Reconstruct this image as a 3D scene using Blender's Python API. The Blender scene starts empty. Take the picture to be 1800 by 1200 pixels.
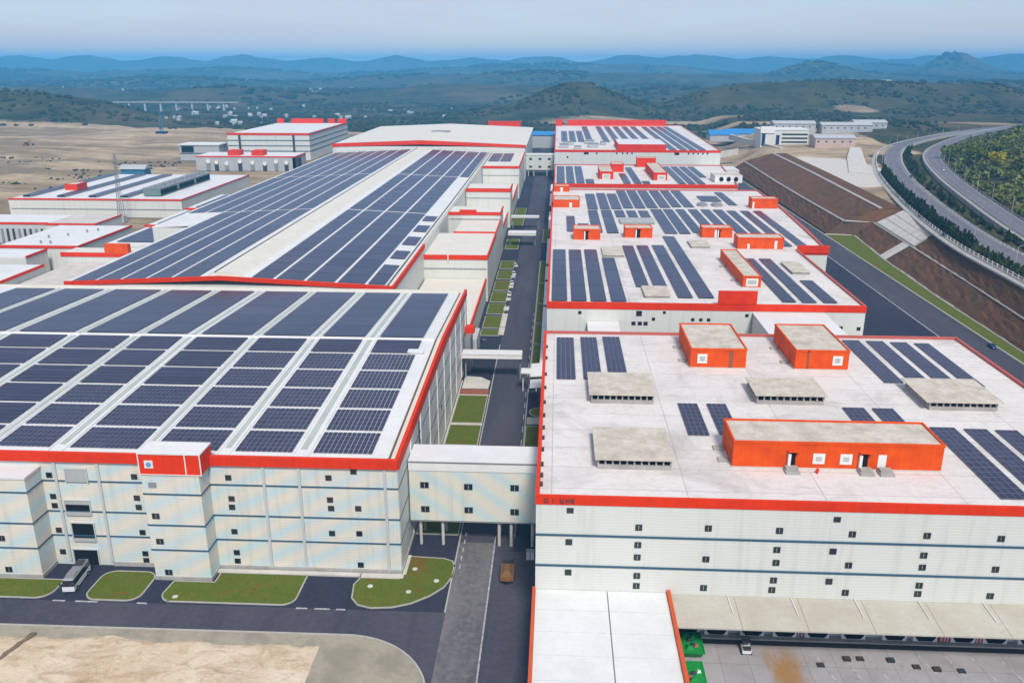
import bpy, math, random
import numpy as np
from mathutils import Vector, Matrix

# ------------------------------------------------------------------ camera, sky, sun, exposure
scene = bpy.context.scene
COL = scene.collection
R = math.radians
cam_data = bpy.data.cameras.new('camera')
cam_data.lens = 30.0
cam_data.sensor_width = 36.0
cam_data.clip_start = 1.0
cam_data.clip_end = 80000.0
camera = bpy.data.objects.new('camera', cam_data)
camera.location = (0, 0, 100)
camera.rotation_euler = (R(90 - 18.16), 0, R(2.97))
COL.objects.link(camera)
scene.camera = camera

SUN_ELEV, SUN_AZ = 50.0, 166.0          # azimuth from +Y clockwise: behind the camera
world = bpy.data.worlds.new('World')
scene.world = world
world.use_nodes = True
wn = world.node_tree.nodes
wl = world.node_tree.links
wn.clear()
w_out = wn.new('ShaderNodeOutputWorld')
w_bg = wn.new('ShaderNodeBackground')
w_sky = wn.new('ShaderNodeTexSky')
w_sky.sky_type = 'NISHITA'
w_sky.sun_disc = False
w_sky.sun_elevation = R(SUN_ELEV)
w_sky.sun_rotation = R(SUN_AZ)
w_sky.altitude = 0
w_sky.air_density = 1.0
w_sky.dust_density = 0.6
w_sky.ozone_density = 5.0
w_bg.inputs['Strength'].default_value = 0.105
w_tint = wn.new('ShaderNodeMix')
w_tint.data_type = 'RGBA'
w_tint.blend_type = 'MULTIPLY'
w_tint.inputs[0].default_value = 1.0
w_tint.inputs[7].default_value = (0.97, 0.92, 1.0, 1)
wl.new(w_sky.outputs[0], w_tint.inputs[6])
# thin even cloud over the whole sky
w_tc = wn.new('ShaderNodeTexCoord')
w_map = wn.new('ShaderNodeMapping')
w_map.inputs['Scale'].default_value = (1.6, 1.6, 14.0)
w_no = wn.new('ShaderNodeTexNoise')
w_no.inputs['Scale'].default_value = 1.7
w_no.inputs['Detail'].default_value = 6.0
w_no.inputs['Roughness'].default_value = 0.62
w_ra = wn.new('ShaderNodeMapRange')
w_ra.inputs['From Min'].default_value = 0.38
w_ra.inputs['From Max'].default_value = 0.62
w_ra.inputs['To Min'].default_value = 0.12
w_ra.inputs['To Max'].default_value = 0.85
w_cl = wn.new('ShaderNodeMix')
w_cl.data_type = 'RGBA'
w_cl.inputs[7].default_value = (5.0, 5.0, 5.7, 1)
wl.new(w_tc.outputs['Generated'], w_map.inputs['Vector'])
wl.new(w_map.outputs[0], w_no.inputs['Vector'])
wl.new(w_no.outputs['Fac'], w_ra.inputs['Value'])
wl.new(w_ra.outputs[0], w_cl.inputs[0])
wl.new(w_tint.outputs[2], w_cl.inputs[6])
wl.new(w_cl.outputs[2], w_bg.inputs['Color'])
wl.new(w_bg.outputs[0], w_out.inputs['Surface'])

sun_data = bpy.data.lights.new('sun', 'SUN')
sun_data.energy = 2.9
sun_data.angle = R(12)
sun_data.color = (1.0, 0.94, 0.84)
sun = bpy.data.objects.new('sun', sun_data)
sd = Vector((math.sin(R(SUN_AZ)) * math.cos(R(SUN_ELEV)), math.cos(R(SUN_AZ)) * math.cos(R(SUN_ELEV)), math.sin(R(SUN_ELEV))))
sun.rotation_euler = (-sd).to_track_quat('-Z', 'Y').to_euler()
sun.location = (0, 0, 500)
COL.objects.link(sun)

scene.view_settings.view_transform = 'Standard'
scene.view_settings.look = 'None'
scene.view_settings.exposure = 0.3
scene.view_settings.gamma = 1.0
scene.view_settings.use_curve_mapping = False
scene.cycles.volume_bounces = 1
scene.cycles.max_bounces = 4
scene.cycles.diffuse_bounces = 2
scene.cycles.glossy_bounces = 2
scene.cycles.transmission_bounces = 1
scene.cycles.caustics_reflective = False
scene.cycles.caustics_refractive = False
HAZE_DENSITY = 0.00013

random.seed(7)
rng = np.random.default_rng(11)

# ------------------------------------------------------------------ materials
MATS = {}

def lin(r, g, b):
    f = lambda c: ((c / 255 + 0.055) / 1.055) ** 2.4 if c > 10.3 else c / 255 / 12.92
    return (f(r), f(g), f(b))

class NT:
    def __init__(self, name):
        self.m = bpy.data.materials.new(name)
        self.m.use_nodes = True
        self.t = self.m.node_tree
        self.n = self.t.nodes
        self.b = self.n['Principled BSDF']
        g = self.n.new('ShaderNodeNewGeometry')
        self.pos = g.outputs['Position']
    def node(self, typ, **kw):
        nd = self.n.new(typ)
        for k, v in kw.items():
            if k.startswith('_'):
                setattr(nd, k[1:], v)
            else:
                s = nd.inputs[k.replace('__', ' ')]
                if hasattr(v, 'is_linked') or isinstance(v, bpy.types.NodeSocket):
                    self.t.links.new(v, s)
                else:
                    s.default_value = v
        return nd
    def link(self, a, b):
        self.t.links.new(a, b)
    def noise(self, scale, detail=4, rough=0.6, vec=None, dist=0.0):
        nd = self.node('ShaderNodeTexNoise', Scale=scale, Detail=detail, Roughness=rough, Distortion=dist)
        self.link(vec if vec is not None else self.pos, nd.inputs['Vector'])
        return nd.outputs['Fac']
    def scaled(self, sx, sy, sz):
        nd = self.node('ShaderNodeMapping')
        self.link(self.pos, nd.inputs['Vector'])
        nd.inputs['Scale'].default_value = (sx, sy, sz)
        return nd.outputs[0]
    def ramp(self, fac, lo, hi, c0=(0, 0, 0, 1), c1=(1, 1, 1, 1)):
        nd = self.n.new('ShaderNodeValToRGB')
        nd.color_ramp.elements[0].position = lo
        nd.color_ramp.elements[1].position = hi
        nd.color_ramp.elements[0].color = c0
        nd.color_ramp.elements[1].color = c1
        self.link(fac, nd.inputs['Fac'])
        return nd.outputs['Color']
    def mix(self, fac, a, b, mode='MIX'):
        nd = self.n.new('ShaderNodeMix')
        nd.data_type = 'RGBA'
        nd.blend_type = mode
        for s, v in ((nd.inputs[0], fac), (nd.inputs[6], a), (nd.inputs[7], b)):
            if isinstance(v, bpy.types.NodeSocket):
                self.link(v, s)
            elif isinstance(v, (int, float)):
                s.default_value = v
            else:
                s.default_value = (*v[:3], 1)
        return nd.outputs[2]
    def bump(self, height, strength=0.3, dist=0.1):
        nd = self.node('ShaderNodeBump', Strength=strength, Distance=dist)
        self.link(height, nd.inputs['Height'])
        self.link(nd.outputs[0], self.b.inputs['Normal'])
    def done(self, color, rough=0.7, spec=0.3, metal=0.0):
        if isinstance(color, bpy.types.NodeSocket):
            self.link(color, self.b.inputs['Base Color'])
        else:
            self.b.inputs['Base Color'].default_value = (*color[:3], 1)
        self.b.inputs['Roughness'].default_value = rough
        self.b.inputs['Specular IOR Level'].default_value = spec
        self.b.inputs['Metallic'].default_value = metal
        return self.m

def worn(name, c, c2=None, scale=0.15, rough=0.7, spec=0.3, amount=0.5, bump=0.0, streak=False, metal=0.0, fine=1.5):
    """a plain coloured surface with blotchy wear at two scales"""
    t = NT(name)
    c2 = c2 or tuple(v * 0.72 for v in c)
    f1 = t.ramp(t.noise(scale, 6, 0.65), 0.38, 0.68)
    col = t.mix(f1, c, tuple(a * (1 - amount) + b * amount for a, b in zip(c, c2)))
    vec = t.scaled(1.0, 1.0, 0.06) if streak else None
    f2 = t.ramp(t.noise(fine, 4, 0.6, vec), 0.45, 0.75)
    col2 = t.mix(f2, col, tuple(v * 0.86 for v in c2))
    nd = t.mix(0.35 * amount + 0.1, col, col2)
    if bump:
        t.bump(t.noise(fine * 3, 3), bump, 0.05)
    MATS[name] = t.done(nd, rough, spec, metal)
    return MATS[name]

worn('red_paint', (0.76, 0.040, 0.003), (0.60, 0.034, 0.007), rough=0.65, spec=0.12, amount=0.8, streak=True, scale=0.25)
worn('orange_paint', (0.80, 0.098, 0.004), (0.62, 0.06, 0.006), rough=0.65, spec=0.12, amount=0.9, scale=0.3, streak=True)
worn('faded_red', (0.5, 0.10, 0.08), (0.42, 0.14, 0.11), rough=0.7, amount=0.7)
worn('white_roof', (0.74, 0.75, 0.74), (0.55, 0.57, 0.55), rough=0.55, amount=0.4)
worn('cream_roof', (0.72, 0.70, 0.62), (0.60, 0.57, 0.48), rough=0.6, amount=0.5)
worn('dock_cream', (0.50, 0.49, 0.42), (0.42, 0.39, 0.31), rough=0.6, amount=0.9, scale=0.12, streak=True)
worn('gutter_brown', (0.16, 0.11, 0.06), rough=0.8)
worn('concrete', (0.42, 0.41, 0.38), (0.28, 0.27, 0.24), scale=0.25, rough=0.9, amount=0.8)
worn('pale_concrete', (0.62, 0.60, 0.55), (0.46, 0.43, 0.38), scale=0.2, rough=0.9, amount=0.8)
worn('slab_concrete', (0.62, 0.58, 0.50), (0.42, 0.37, 0.29), scale=0.3, rough=0.95, amount=0.9)
worn('kerb_stone', (0.44, 0.43, 0.39), (0.30, 0.29, 0.26), scale=0.5, rough=0.9)
worn('blue_trim', (0.035, 0.10, 0.16), (0.05, 0.12, 0.18), rough=0.6)
worn('white_trim', (0.8, 0.8, 0.78), (0.65, 0.65, 0.62), rough=0.55)
worn('grey_metal', (0.32, 0.34, 0.35), (0.22, 0.23, 0.24), rough=0.45, metal=0.3)
worn('dark_metal', (0.05, 0.055, 0.06), rough=0.5)
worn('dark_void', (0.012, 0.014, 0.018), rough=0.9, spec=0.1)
worn('shutter_grey', (0.42, 0.44, 0.43), (0.34, 0.36, 0.36), rough=0.6)
worn('skylight', (0.46, 0.52, 0.47), (0.36, 0.41, 0.37), rough=0.35, amount=0.8, scale=0.08)
worn('orange_wall', (0.62, 0.10, 0.02), (0.5, 0.07, 0.02), rough=0.7)
worn('blue_sheet', (0.03, 0.22, 0.55), (0.05, 0.26, 0.5), rough=0.5)
worn('navy_paint', (0.012, 0.035, 0.11), rough=0.5)
worn('pink_plaster', (0.55, 0.42, 0.38), (0.45, 0.33, 0.3), rough=0.9)
worn('grey_plaster', (0.45, 0.47, 0.48), (0.33, 0.35, 0.36), rough=0.9)
worn('brick_red', (0.30, 0.10, 0.05), (0.22, 0.08, 0.05), rough=0.95, scale=0.6)
worn('green_paint', (0.01, 0.30, 0.05), (0.02, 0.2, 0.04), rough=0.5)
worn('green_tank', (0.16, 0.24, 0.22), (0.12, 0.17, 0.16), rough=0.5)
worn('soil', (0.20, 0.105, 0.04), (0.13, 0.07, 0.03), scale=0.8, rough=1.0, bump=0.5)
worn('car_white', (0.75, 0.76, 0.78), rough=0.25, spec=0.5, amount=0.1)
worn('car_blue', (0.03, 0.06, 0.2), rough=0.25, spec=0.5, amount=0.1)
worn('rubber', (0.015, 0.015, 0.016), rough=0.9)
worn('bark', (0.07, 0.05, 0.035), rough=1.0, fine=4)
worn('purple_door', (0.20, 0.10, 0.2), rough=0.6)
worn('yellow_paint', (0.55, 0.30, 0.03), rough=0.5)
worn('marking', (0.50, 0.50, 0.49), (0.2, 0.2, 0.21), scale=0.9, rough=0.8, amount=0.9)
worn('ditch_mud', (0.20, 0.16, 0.11), (0.14, 0.11, 0.08), scale=0.8, rough=1.0, amount=0.8)
worn('rust', (0.22, 0.09, 0.03), (0.3, 0.14, 0.04), scale=0.7, rough=0.95)
worn('emblem_blue', (0.12, 0.35, 0.62), rough=0.4)
worn('alloy_frame', (0.15, 0.165, 0.24), rough=0.5)
worn('rig_blue', (0.05, 0.2, 0.33), rough=0.5)

def m_glass():
    t = NT('window_glass')
    c = t.ramp(t.noise(0.9, 2), 0.35, 0.7, (0.008, 0.01, 0.013, 1), (0.03, 0.035, 0.045, 1))
    MATS['window_glass'] = t.done(c, 0.12, 0.5)
m_glass()

def m_wall(name, base, pattern):
    """ribbed sheet-metal cladding; pattern colours in iridescent reflections as diagonal pale blue and peach waves"""
    t = NT(name)
    w = t.node('ShaderNodeTexWave', Scale=0.55, Distortion=0.0, _bands_direction='Z')
    t.link(t.pos, w.inputs['Vector'])
    col = t.mix(t.ramp(w.outputs['Fac'], 0.0, 0.25), tuple(v * 0.93 for v in base), base)
    if pattern:  # iridescent reflections put into the cladding colour as wavy bands
        mp = t.node('ShaderNodeMapping')
        t.link(t.pos, mp.inputs['Vector'])
        mp.inputs['Rotation'].default_value = (0, R(pattern), 0)
        wv = t.node('ShaderNodeTexWave', Scale=0.07, Distortion=3.4, Detail=1.5, _bands_direction='Z')
        wv.inputs['Detail Scale'].default_value = 0.35
        t.link(mp.outputs[0], wv.inputs['Vector'])
        wob = t.noise(0.05, 2)
        blue = t.ramp(wv.outputs['Fac'], 0.60, 0.96)
        peach = t.ramp(wv.outputs['Fac'], 0.02, 0.36, (1, 1, 1, 1), (0, 0, 0, 1))
        amt = t.mix(0.5, t.ramp(wob, 0.3, 0.6), (1, 1, 1))
        bl = t.mix(1.0, blue, amt, 'MULTIPLY')
        pe = t.mix(1.0, peach, amt, 'MULTIPLY')
        col = t.mix(bl, col, (0.52, 0.66, 0.69))
        col = t.mix(pe, col, (0.73, 0.67, 0.57))
    dirt = t.ramp(t.noise(0.7, 5, 0.65, t.scaled(1, 1, 0.07)), 0.5, 0.8)
    col = t.mix(t.mix(0.42, (0, 0, 0), dirt), col, tuple(v * 0.6 for v in base))
    t.bump(w.outputs['Fac'], 0.25, 0.05)
    MATS[name] = t.done(col, 0.5, 0.35)
m_wall('clad_white', (0.66, 0.68, 0.63), None)
m_wall('clad_pattern', (0.65, 0.665, 0.60), 28)
m_wall('clad_bridge', (0.66, 0.69, 0.60), -38)
m_wall('clad_grey', (0.52, 0.55, 0.55), None)

def m_deck():
    """pale flat roof membrane with sheet joints, puddle stains and scuffs"""
    t = NT('roof_deck')
    br = t.node('ShaderNodeTexBrick', Scale=1.0, _offset=0.0)
    br.inputs['Color1'].default_value = (0.72, 0.69, 0.655, 1)
    br.inputs['Color2'].default_value = (0.67, 0.645, 0.615, 1)
    br.inputs['Mortar'].default_value = (0.46, 0.44, 0.42, 1)
    br.inputs['Mortar Size'].default_value = 0.09
    br.inputs['Brick Width'].default_value = 24.0
    br.inputs['Row Height'].default_value = 8.6
    t.link(t.pos, br.inputs['Vector'])
    st = t.ramp(t.noise(0.055, 7, 0.7, None, 0.8), 0.50, 0.72)
    col = t.mix(t.mix(0.6, (0, 0, 0), st), br.outputs['Color'], (0.36, 0.335, 0.31))
    st2 = t.ramp(t.noise(0.5, 5, 0.6, t.scaled(0.35, 1, 1), 1.0), 0.55, 0.75)
    col = t.mix(t.mix(0.4, (0, 0, 0), st2), col, (0.40, 0.375, 0.345))
    st3 = t.ramp(t.noise(0.16, 6, 0.7, None, 1.6), 0.485, 0.515)
    st4 = t.ramp(t.noise(0.16, 6, 0.7, None, 1.6), 0.515, 0.545, (1, 1, 1, 1), (0, 0, 0, 1))
    ring = t.mix(1.0, st3, st4, 'MULTIPLY')
    col = t.mix(t.mix(0.22, (0, 0, 0), ring), col, (0.30, 0.28, 0.26))
    MATS['roof_deck'] = t.done(col, 0.75, 0.25)
m_deck()

def m_solar(name, cell):
    t = NT(name)
    vec = t.node('ShaderNodeMapping')
    t.link(t.pos, vec.inputs['Vector'])
    br = t.node('ShaderNodeTexBrick', Scale=1.0, _offset=0.0)
    br.inputs['Color1'].default_value = (0.009, 0.011, 0.036, 1)
    br.inputs['Color2'].default_value = (0.017, 0.018, 0.048, 1)
    br.inputs['Mortar'].default_value = (0.16, 0.17, 0.24, 1)
    br.inputs['Mortar Size'].default_value = 0.018 * cell
    br.inputs['Brick Width'].default_value = 1.04 * cell
    br.inputs['Row Height'].default_value = 2.1 * cell
    t.link(vec.outputs[0], br.inputs['Vector'])
    dust = t.ramp(t.noise(0.03, 5, 0.6), 0.35, 0.7)
    col = t.mix(t.mix(0.5, (0, 0, 0), dust), br.outputs['Color'], (0.055, 0.053, 0.095))
    oi = t.node('ShaderNodeObjectInfo')
    col = t.mix(1.0, col, t.ramp(oi.outputs['Random'], 0, 1, (0.75, 0.75, 0.8, 1), (1.25, 1.2, 1.2, 1)), 'MULTIPLY')
    MATS[name] = t.done(col, 0.28, 0.38)
m_solar('solar_module', 0.16)
m_solar('solar_block', 1.0)

def m_asphalt(name, c, patch, lanes=False):
    t = NT(name)
    f = t.ramp(t.noise(0.05, 6, 0.65, t.scaled(1, 0.35, 1)), 0.4, 0.72)
    col = t.mix(f, c, patch)
    f2 = t.ramp(t.noise(0.8, 5, 0.7), 0.4, 0.75)
    col = t.mix(t.mix(0.4, (0, 0, 0), f2), col, tuple(v * 1.5 for v in patch))
    f3 = t.ramp(t.noise(0.35, 4, 0.6, t.scaled(1, 0.05, 1)), 0.52, 0.7)
    col = t.mix(t.mix(0.3, (0, 0, 0), f3), col, tuple(v * 0.55 for v in c))
    t.bump(t.noise(6, 2), 0.15, 0.03)
    MATS[name] = t.done(col, 0.85, 0.25)
m_asphalt('asphalt', (0.050, 0.049, 0.068), (0.078, 0.075, 0.095))
m_asphalt('asphalt_dark', (0.022, 0.025, 0.045), (0.036, 0.038, 0.058))
m_asphalt('asphalt_worn', (0.075, 0.073, 0.083), (0.20, 0.19, 0.185))
m_asphalt('highway_grey', (0.13, 0.13, 0.155), (0.17, 0.165, 0.19))
m_asphalt('dock_concrete', (0.36, 0.34, 0.345), (0.27, 0.25, 0.25))

def m_stained_dock():
    t = NT('dock_slab')
    f = t.ramp(t.noise(0.12, 6, 0.65), 0.4, 0.7)
    col = t.mix(f, (0.40, 0.38, 0.385), (0.30, 0.285, 0.285))
    br = t.node('ShaderNodeTexBrick', Scale=1.0, _offset=0.0)
    br.inputs['Color1'].default_value = (1, 1, 1, 1)
    br.inputs['Color2'].default_value = (0.93, 0.93, 0.93, 1)
    br.inputs['Mortar'].default_value = (0.6, 0.6, 0.6, 1)
    br.inputs['Mortar Size'].default_value = 0.05
    br.inputs['Brick Width'].default_value = 5.0
    br.inputs['Row Height'].default_value = 6.0
    t.link(t.pos, br.inputs['Vector'])
    col = t.mix(1.0, col, br.outputs['Color'], 'MULTIPLY')
    # rust-coloured spill in a patch of its own
    sub = t.node('ShaderNodeVectorMath', _operation='SUBTRACT')
    t.link(t.pos, sub.inputs[0])
    sub.inputs[1].default_value = (41.0, 124.5, 0)
    sc = t.node('ShaderNodeVectorMath', _operation='MULTIPLY')
    t.link(sub.outputs[0], sc.inputs[0])
    sc.inputs[1].default_value = (0.22, 0.11, 0)
    ln = t.node('ShaderNodeVectorMath', _operation='LENGTH')
    t.link(sc.outputs[0], ln.inputs[0])
    nz = t.noise(0.5, 5, 0.7, t.scaled(1, 0.35, 1), 0.6)
    ad = t.node('ShaderNodeMath', _operation='MULTIPLY_ADD')
    t.link(nz, ad.inputs[0]); ad.inputs[1].default_value = 1.6
    t.link(ln.outputs['Value'], ad.inputs[2])
    half = t.node('ShaderNodeMath', _operation='MULTIPLY')
    t.link(ad.outputs[0], half.inputs[0]); half.inputs[1].default_value = 0.5
    spill = t.ramp(half.outputs[0], 0.52, 0.86, (1, 1, 1, 1), (0, 0, 0, 1))
    col = t.mix(t.mix(0.85, (0, 0, 0), spill), col, (0.34, 0.17, 0.03))
    oil = t.ramp(t.noise(0.45, 5, 0.7), 0.62, 0.72)
    col = t.mix(t.mix(0.6, (0, 0, 0), oil), col, (0.13, 0.12, 0.11))
    MATS['dock_slab'] = t.done(col, 0.8, 0.3)
m_stained_dock()

def m_lawn():
    t = NT('lawn_grass')
    f = t.ramp(t.noise(0.25, 6, 0.7), 0.35, 0.7)
    col = t.mix(f, (0.100, 0.142, 0.012), (0.135, 0.155, 0.022))
    br = t.ramp(t.noise(0.13, 5, 0.65, None, 0.5), 0.58, 0.66)
    col = t.mix(t.mix(0.75, (0, 0, 0), br), col, (0.23, 0.09, 0.02))
    f2 = t.ramp(t.noise(3.0, 4, 0.7), 0.4, 0.7)
    col = t.mix(t.mix(0.5, (0, 0, 0), f2), col, (0.03, 0.045, 0.006))
    t.bump(t.noise(5, 3), 0.6, 0.15)
    MATS['lawn_grass'] = t.done(col, 0.95, 0.1)
m_lawn()

def m_dirt():
    t = NT('pale_dirt')
    f = t.ramp(t.noise(0.08, 8, 0.7, None, 0.6), 0.35, 0.68)
    col = t.mix(f, (0.72, 0.62, 0.48), (0.56, 0.43, 0.27))
    f2 = t.ramp(t.noise(0.25, 7, 0.75, t.scaled(0.5, 1, 1), 1.2), 0.48, 0.66)
    col = t.mix(t.mix(0.7, (0, 0, 0), f2), col, (0.36, 0.24, 0.12))
    f3 = t.ramp(t.noise(1.2, 6, 0.75), 0.52, 0.72)
    col = t.mix(t.mix(0.6, (0, 0, 0), f3), col, (0.74, 0.68, 0.58))
    t.bump(t.noise(0.7, 7, 0.7), 0.8, 0.5)
    MATS['pale_dirt'] = t.done(col, 1.0, 0.1)
    t = NT('worn_slab')
    f = t.ramp(t.noise(0.15, 6, 0.65, None, 0.4), 0.42, 0.55)
    col = t.mix(f, (0.27, 0.25, 0.195), (0.35, 0.32, 0.245))
    f2 = t.ramp(t.noise(0.6, 6, 0.7), 0.5, 0.75)
    col = t.mix(t.mix(0.5, (0, 0, 0), f2), col, (0.20, 0.18, 0.14))
    MATS['worn_slab'] = t.done(col, 0.9, 0.2)
m_dirt()

def m_slope():
    t = NT('bare_slope')
    f = t.ramp(t.noise(0.035, 6, 0.7), 0.36, 0.66)
    col = t.mix(f, (0.150, 0.075, 0.040), (0.085, 0.066, 0.040))
    f2 = t.ramp(t.noise(0.5, 6, 0.75), 0.42, 0.7)
    col = t.mix(t.mix(0.6, (0, 0, 0), f2), col, (0.21, 0.095, 0.05))
    f3 = t.ramp(t.noise(0.9, 5, 0.7), 0.55, 0.72)
    col = t.mix(t.mix(0.5, (0, 0, 0), f3), col, (0.055, 0.06, 0.026))
    t.bump(t.noise(0.8, 6, 0.7), 0.9, 0.6)
    MATS['bare_slope'] = t.done(col, 1.0, 0.05)
m_slope()

def m_ground():
    t = NT('countryside')
    at = t.node('ShaderNodeAttribute', _attribute_name='soil')
    f1 = t.noise(0.012, 8, 0.7, None, 0.4)
    f2 = t.noise(0.05, 7, 0.75)
    f3 = t.noise(0.0025, 6, 0.65)
    green = t.mix(t.ramp(f1, 0.38, 0.62), (0.034, 0.046, 0.018), (0.098, 0.090, 0.044))
    green = t.mix(t.mix(0.55, (0, 0, 0), t.ramp(f2, 0.45, 0.7)), green, (0.014, 0.024, 0.012))
    green = t.mix(t.mix(0.55, (0, 0, 0), t.ramp(f3, 0.52, 0.68)), green, (0.17, 0.125, 0.070))
    tan = t.mix(t.ramp(t.noise(0.02, 8, 0.75, t.scaled(0.45, 1, 1), 0.8), 0.36, 0.64), (0.56, 0.44, 0.29), (0.34, 0.245, 0.14))
    tan = t.mix(t.mix(0.6, (0, 0, 0), t.ramp(f2, 0.5, 0.72)), tan, (0.64, 0.55, 0.42))
    tan = t.mix(t.mix(0.7, (0, 0, 0), t.ramp(t.noise(0.011, 6, 0.7, t.scaled(0.4, 1, 1)), 0.45, 0.55)), tan, (0.17, 0.135, 0.08))
    tan = t.mix(t.mix(0.6, (0, 0, 0), t.ramp(t.noise(0.035, 7, 0.75, t.scaled(0.35, 1, 1), 1.0), 0.50, 0.62)), tan, (0.21, 0.18, 0.13))
    sep = t.node('ShaderNodeSeparateColor')
    t.link(at.outputs['Color'], sep.inputs[0])
    edge = t.node('ShaderNodeMath', _operation='MULTIPLY_ADD')
    t.link(t.noise(0.025, 5, 0.7), edge.inputs[0]); edge.inputs[1].default_value = 0.7
    t.link(sep.outputs[0], edge.inputs[2])
    isbare = t.ramp(edge.outputs[0], 0.72, 0.92)
    col = t.mix(isbare, green, tan)
    edge2 = t.node('ShaderNodeMath', _operation='MULTIPLY_ADD')
    t.link(t.noise(0.02, 5, 0.7), edge2.inputs[0]); edge2.inputs[1].default_value = 0.7
    t.link(sep.outputs[1], edge2.inputs[2])
    col = t.mix(t.ramp(edge2.outputs[0], 0.75, 0.9), col, (0.60, 0.57, 0.52))
    t.bump(t.noise(0.06, 6, 0.75), 0.7, 5.0)
    MATS['countryside'] = t.done(col, 1.0, 0.05)
m_ground()

def m_leaf(name, a, b, scale=0.4):
    t = NT(name)
    f = t.ramp(t.noise(scale, 5, 0.7), 0.35, 0.65)
    col = t.mix(f, a, b)
    MATS[name] = t.done(col, 0.9, 0.1)
m_leaf('leaf_dark', (0.018, 0.034, 0.014), (0.045, 0.065, 0.022))
m_leaf('leaf_mid', (0.045, 0.07, 0.02), (0.10, 0.12, 0.03))
m_leaf('leaf_wood', (0.060, 0.095, 0.024), (0.21, 0.21, 0.055), 0.03)
m_leaf('leaf_far', (0.014, 0.028, 0.012), (0.055, 0.062, 0.026), 0.02)
m_leaf('leaf_lime', (0.085, 0.13, 0.02), (0.16, 0.19, 0.025), 0.2)
m_leaf('leaf_yellow', (0.40, 0.33, 0.01), (0.30, 0.30, 0.02), 0.2)

# ------------------------------------------------------------------ mesh helpers
def tag(o, label=None, cat=None, group=None, kind=None):
    if label: o['label'] = label
    if cat: o['category'] = cat
    if group: o['group'] = group
    if kind: o['kind'] = kind
    return o

def thing(name, loc, label, cat, group=None, rz=0.0):
    o = bpy.data.objects.new(name, None)
    o.empty_display_size = 2
    o.location = loc
    o.rotation_euler = (0, 0, rz)
    COL.objects.link(o)
    return tag(o, label, cat, group)

class MB:
    def __init__(self):
        self.v = []; self.f = []
    def box(self, x0, x1, y0, y1, z0, z1):
        b = len(self.v)
        self.v += [(x0, y0, z0), (x1, y0, z0), (x1, y1, z0), (x0, y1, z0), (x0, y0, z1), (x1, y0, z1), (x1, y1, z1), (x0, y1, z1)]
        self.f += [(b, b+3, b+2, b+1), (b+4, b+5, b+6, b+7), (b, b+1, b+5, b+4), (b+1, b+2, b+6, b+5), (b+2, b+3, b+7, b+6), (b+3, b, b+4, b+7)]
        return self
    def hexa(self, bot, top):
        b = len(self.v)
        self.v += list(bot) + list(top)
        n = len(bot)
        self.f.append(tuple(b + i for i in reversed(range(n))))
        self.f.append(tuple(b + n + i for i in range(n)))
        for i in range(n):
            j = (i + 1) % n
            self.f.append((b + i, b + j, b + n + j, b + n + i))
        return self
    def prism(self, pts, z0, z1):
        return self.hexa([(x, y, z0) for x, y in pts], [(x, y, z1) for x, y in pts])
    def quad(self, a, b, c, d):
        k = len(self.v)
        self.v += [a, b, c, d]
        self.f.append((k, k+1, k+2, k+3))
        return self
    def tube(self, p0, p1, r0, r1=None, n=8):
        r1 = r0 if r1 is None else r1
        p0 = Vector(p0); p1 = Vector(p1)
        d = (p1 - p0).normalized()
        u = d.orthogonal().normalized(); w = d.cross(u)
        ring = lambda p, r: [tuple(p + u * (r * math.cos(2 * math.pi * i / n)) + w * (r * math.sin(2 * math.pi * i / n))) for i in range(n)]
        return self.hexa(ring(p0, r0), ring(p1, r1))
    def ribbon(self, left, right, th=0.0):
        """strip between two polylines of 3-D points, optionally with thickness"""
        for i in range(len(left) - 1):
            a, b, c, d = left[i], right[i], right[i+1], left[i+1]
            if th:
                self.hexa([(p[0], p[1], p[2] - th) for p in (a, b, c, d)], [a, b, c, d])
            else:
                self.quad(a, b, c, d)
        return self
    def mesh(self, name, mat, org=(0, 0, 0)):
        me = bpy.data.meshes.new(name)
        ox, oy, oz = org
        me.from_pydata([(x - ox, y - oy, z - oz) for x, y, z in self.v], [], self.f)
        me.materials.append(MATS[mat])
        me.update()
        return me
    def build(self, name, mat, parent=None, grand=None, **kw):
        """link as one object; coordinates are world ones, turned local to the parent's place"""
        if parent is not None:
            org = parent.location if parent.parent is None else parent.parent.location
            me = self.mesh(name, mat, org)
        else:
            me = self.mesh(name, mat)
        o = bpy.data.objects.new(name, me)
        o.parent = parent
        COL.objects.link(o)
        return tag(o, **kw)

def struct(name, mb, mat, parent=None):
    return mb.build(name, mat, parent, kind=None if parent else 'structure')

def lone(name, mb, mat, base, label, cat, group=None):
    """a thing that is one mesh, its origin at its base"""
    me = mb.mesh(name, mat, base)
    o = bpy.data.objects.new(name, me)
    o.location = base
    COL.objects.link(o)
    return tag(o, label, cat, group)

def copy_tree(o, parent=None):
    c = o.copy()
    COL.objects.link(c)
    c.parent = parent
    for ch in o.children:
        copy_tree(ch, c)
    return c

ORD = ['first', 'second', 'third', 'fourth', 'fifth', 'sixth', 'seventh', 'eighth', 'ninth', 'tenth', 'eleventh', 'twelfth', 'thirteenth', 'fourteenth']

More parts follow.
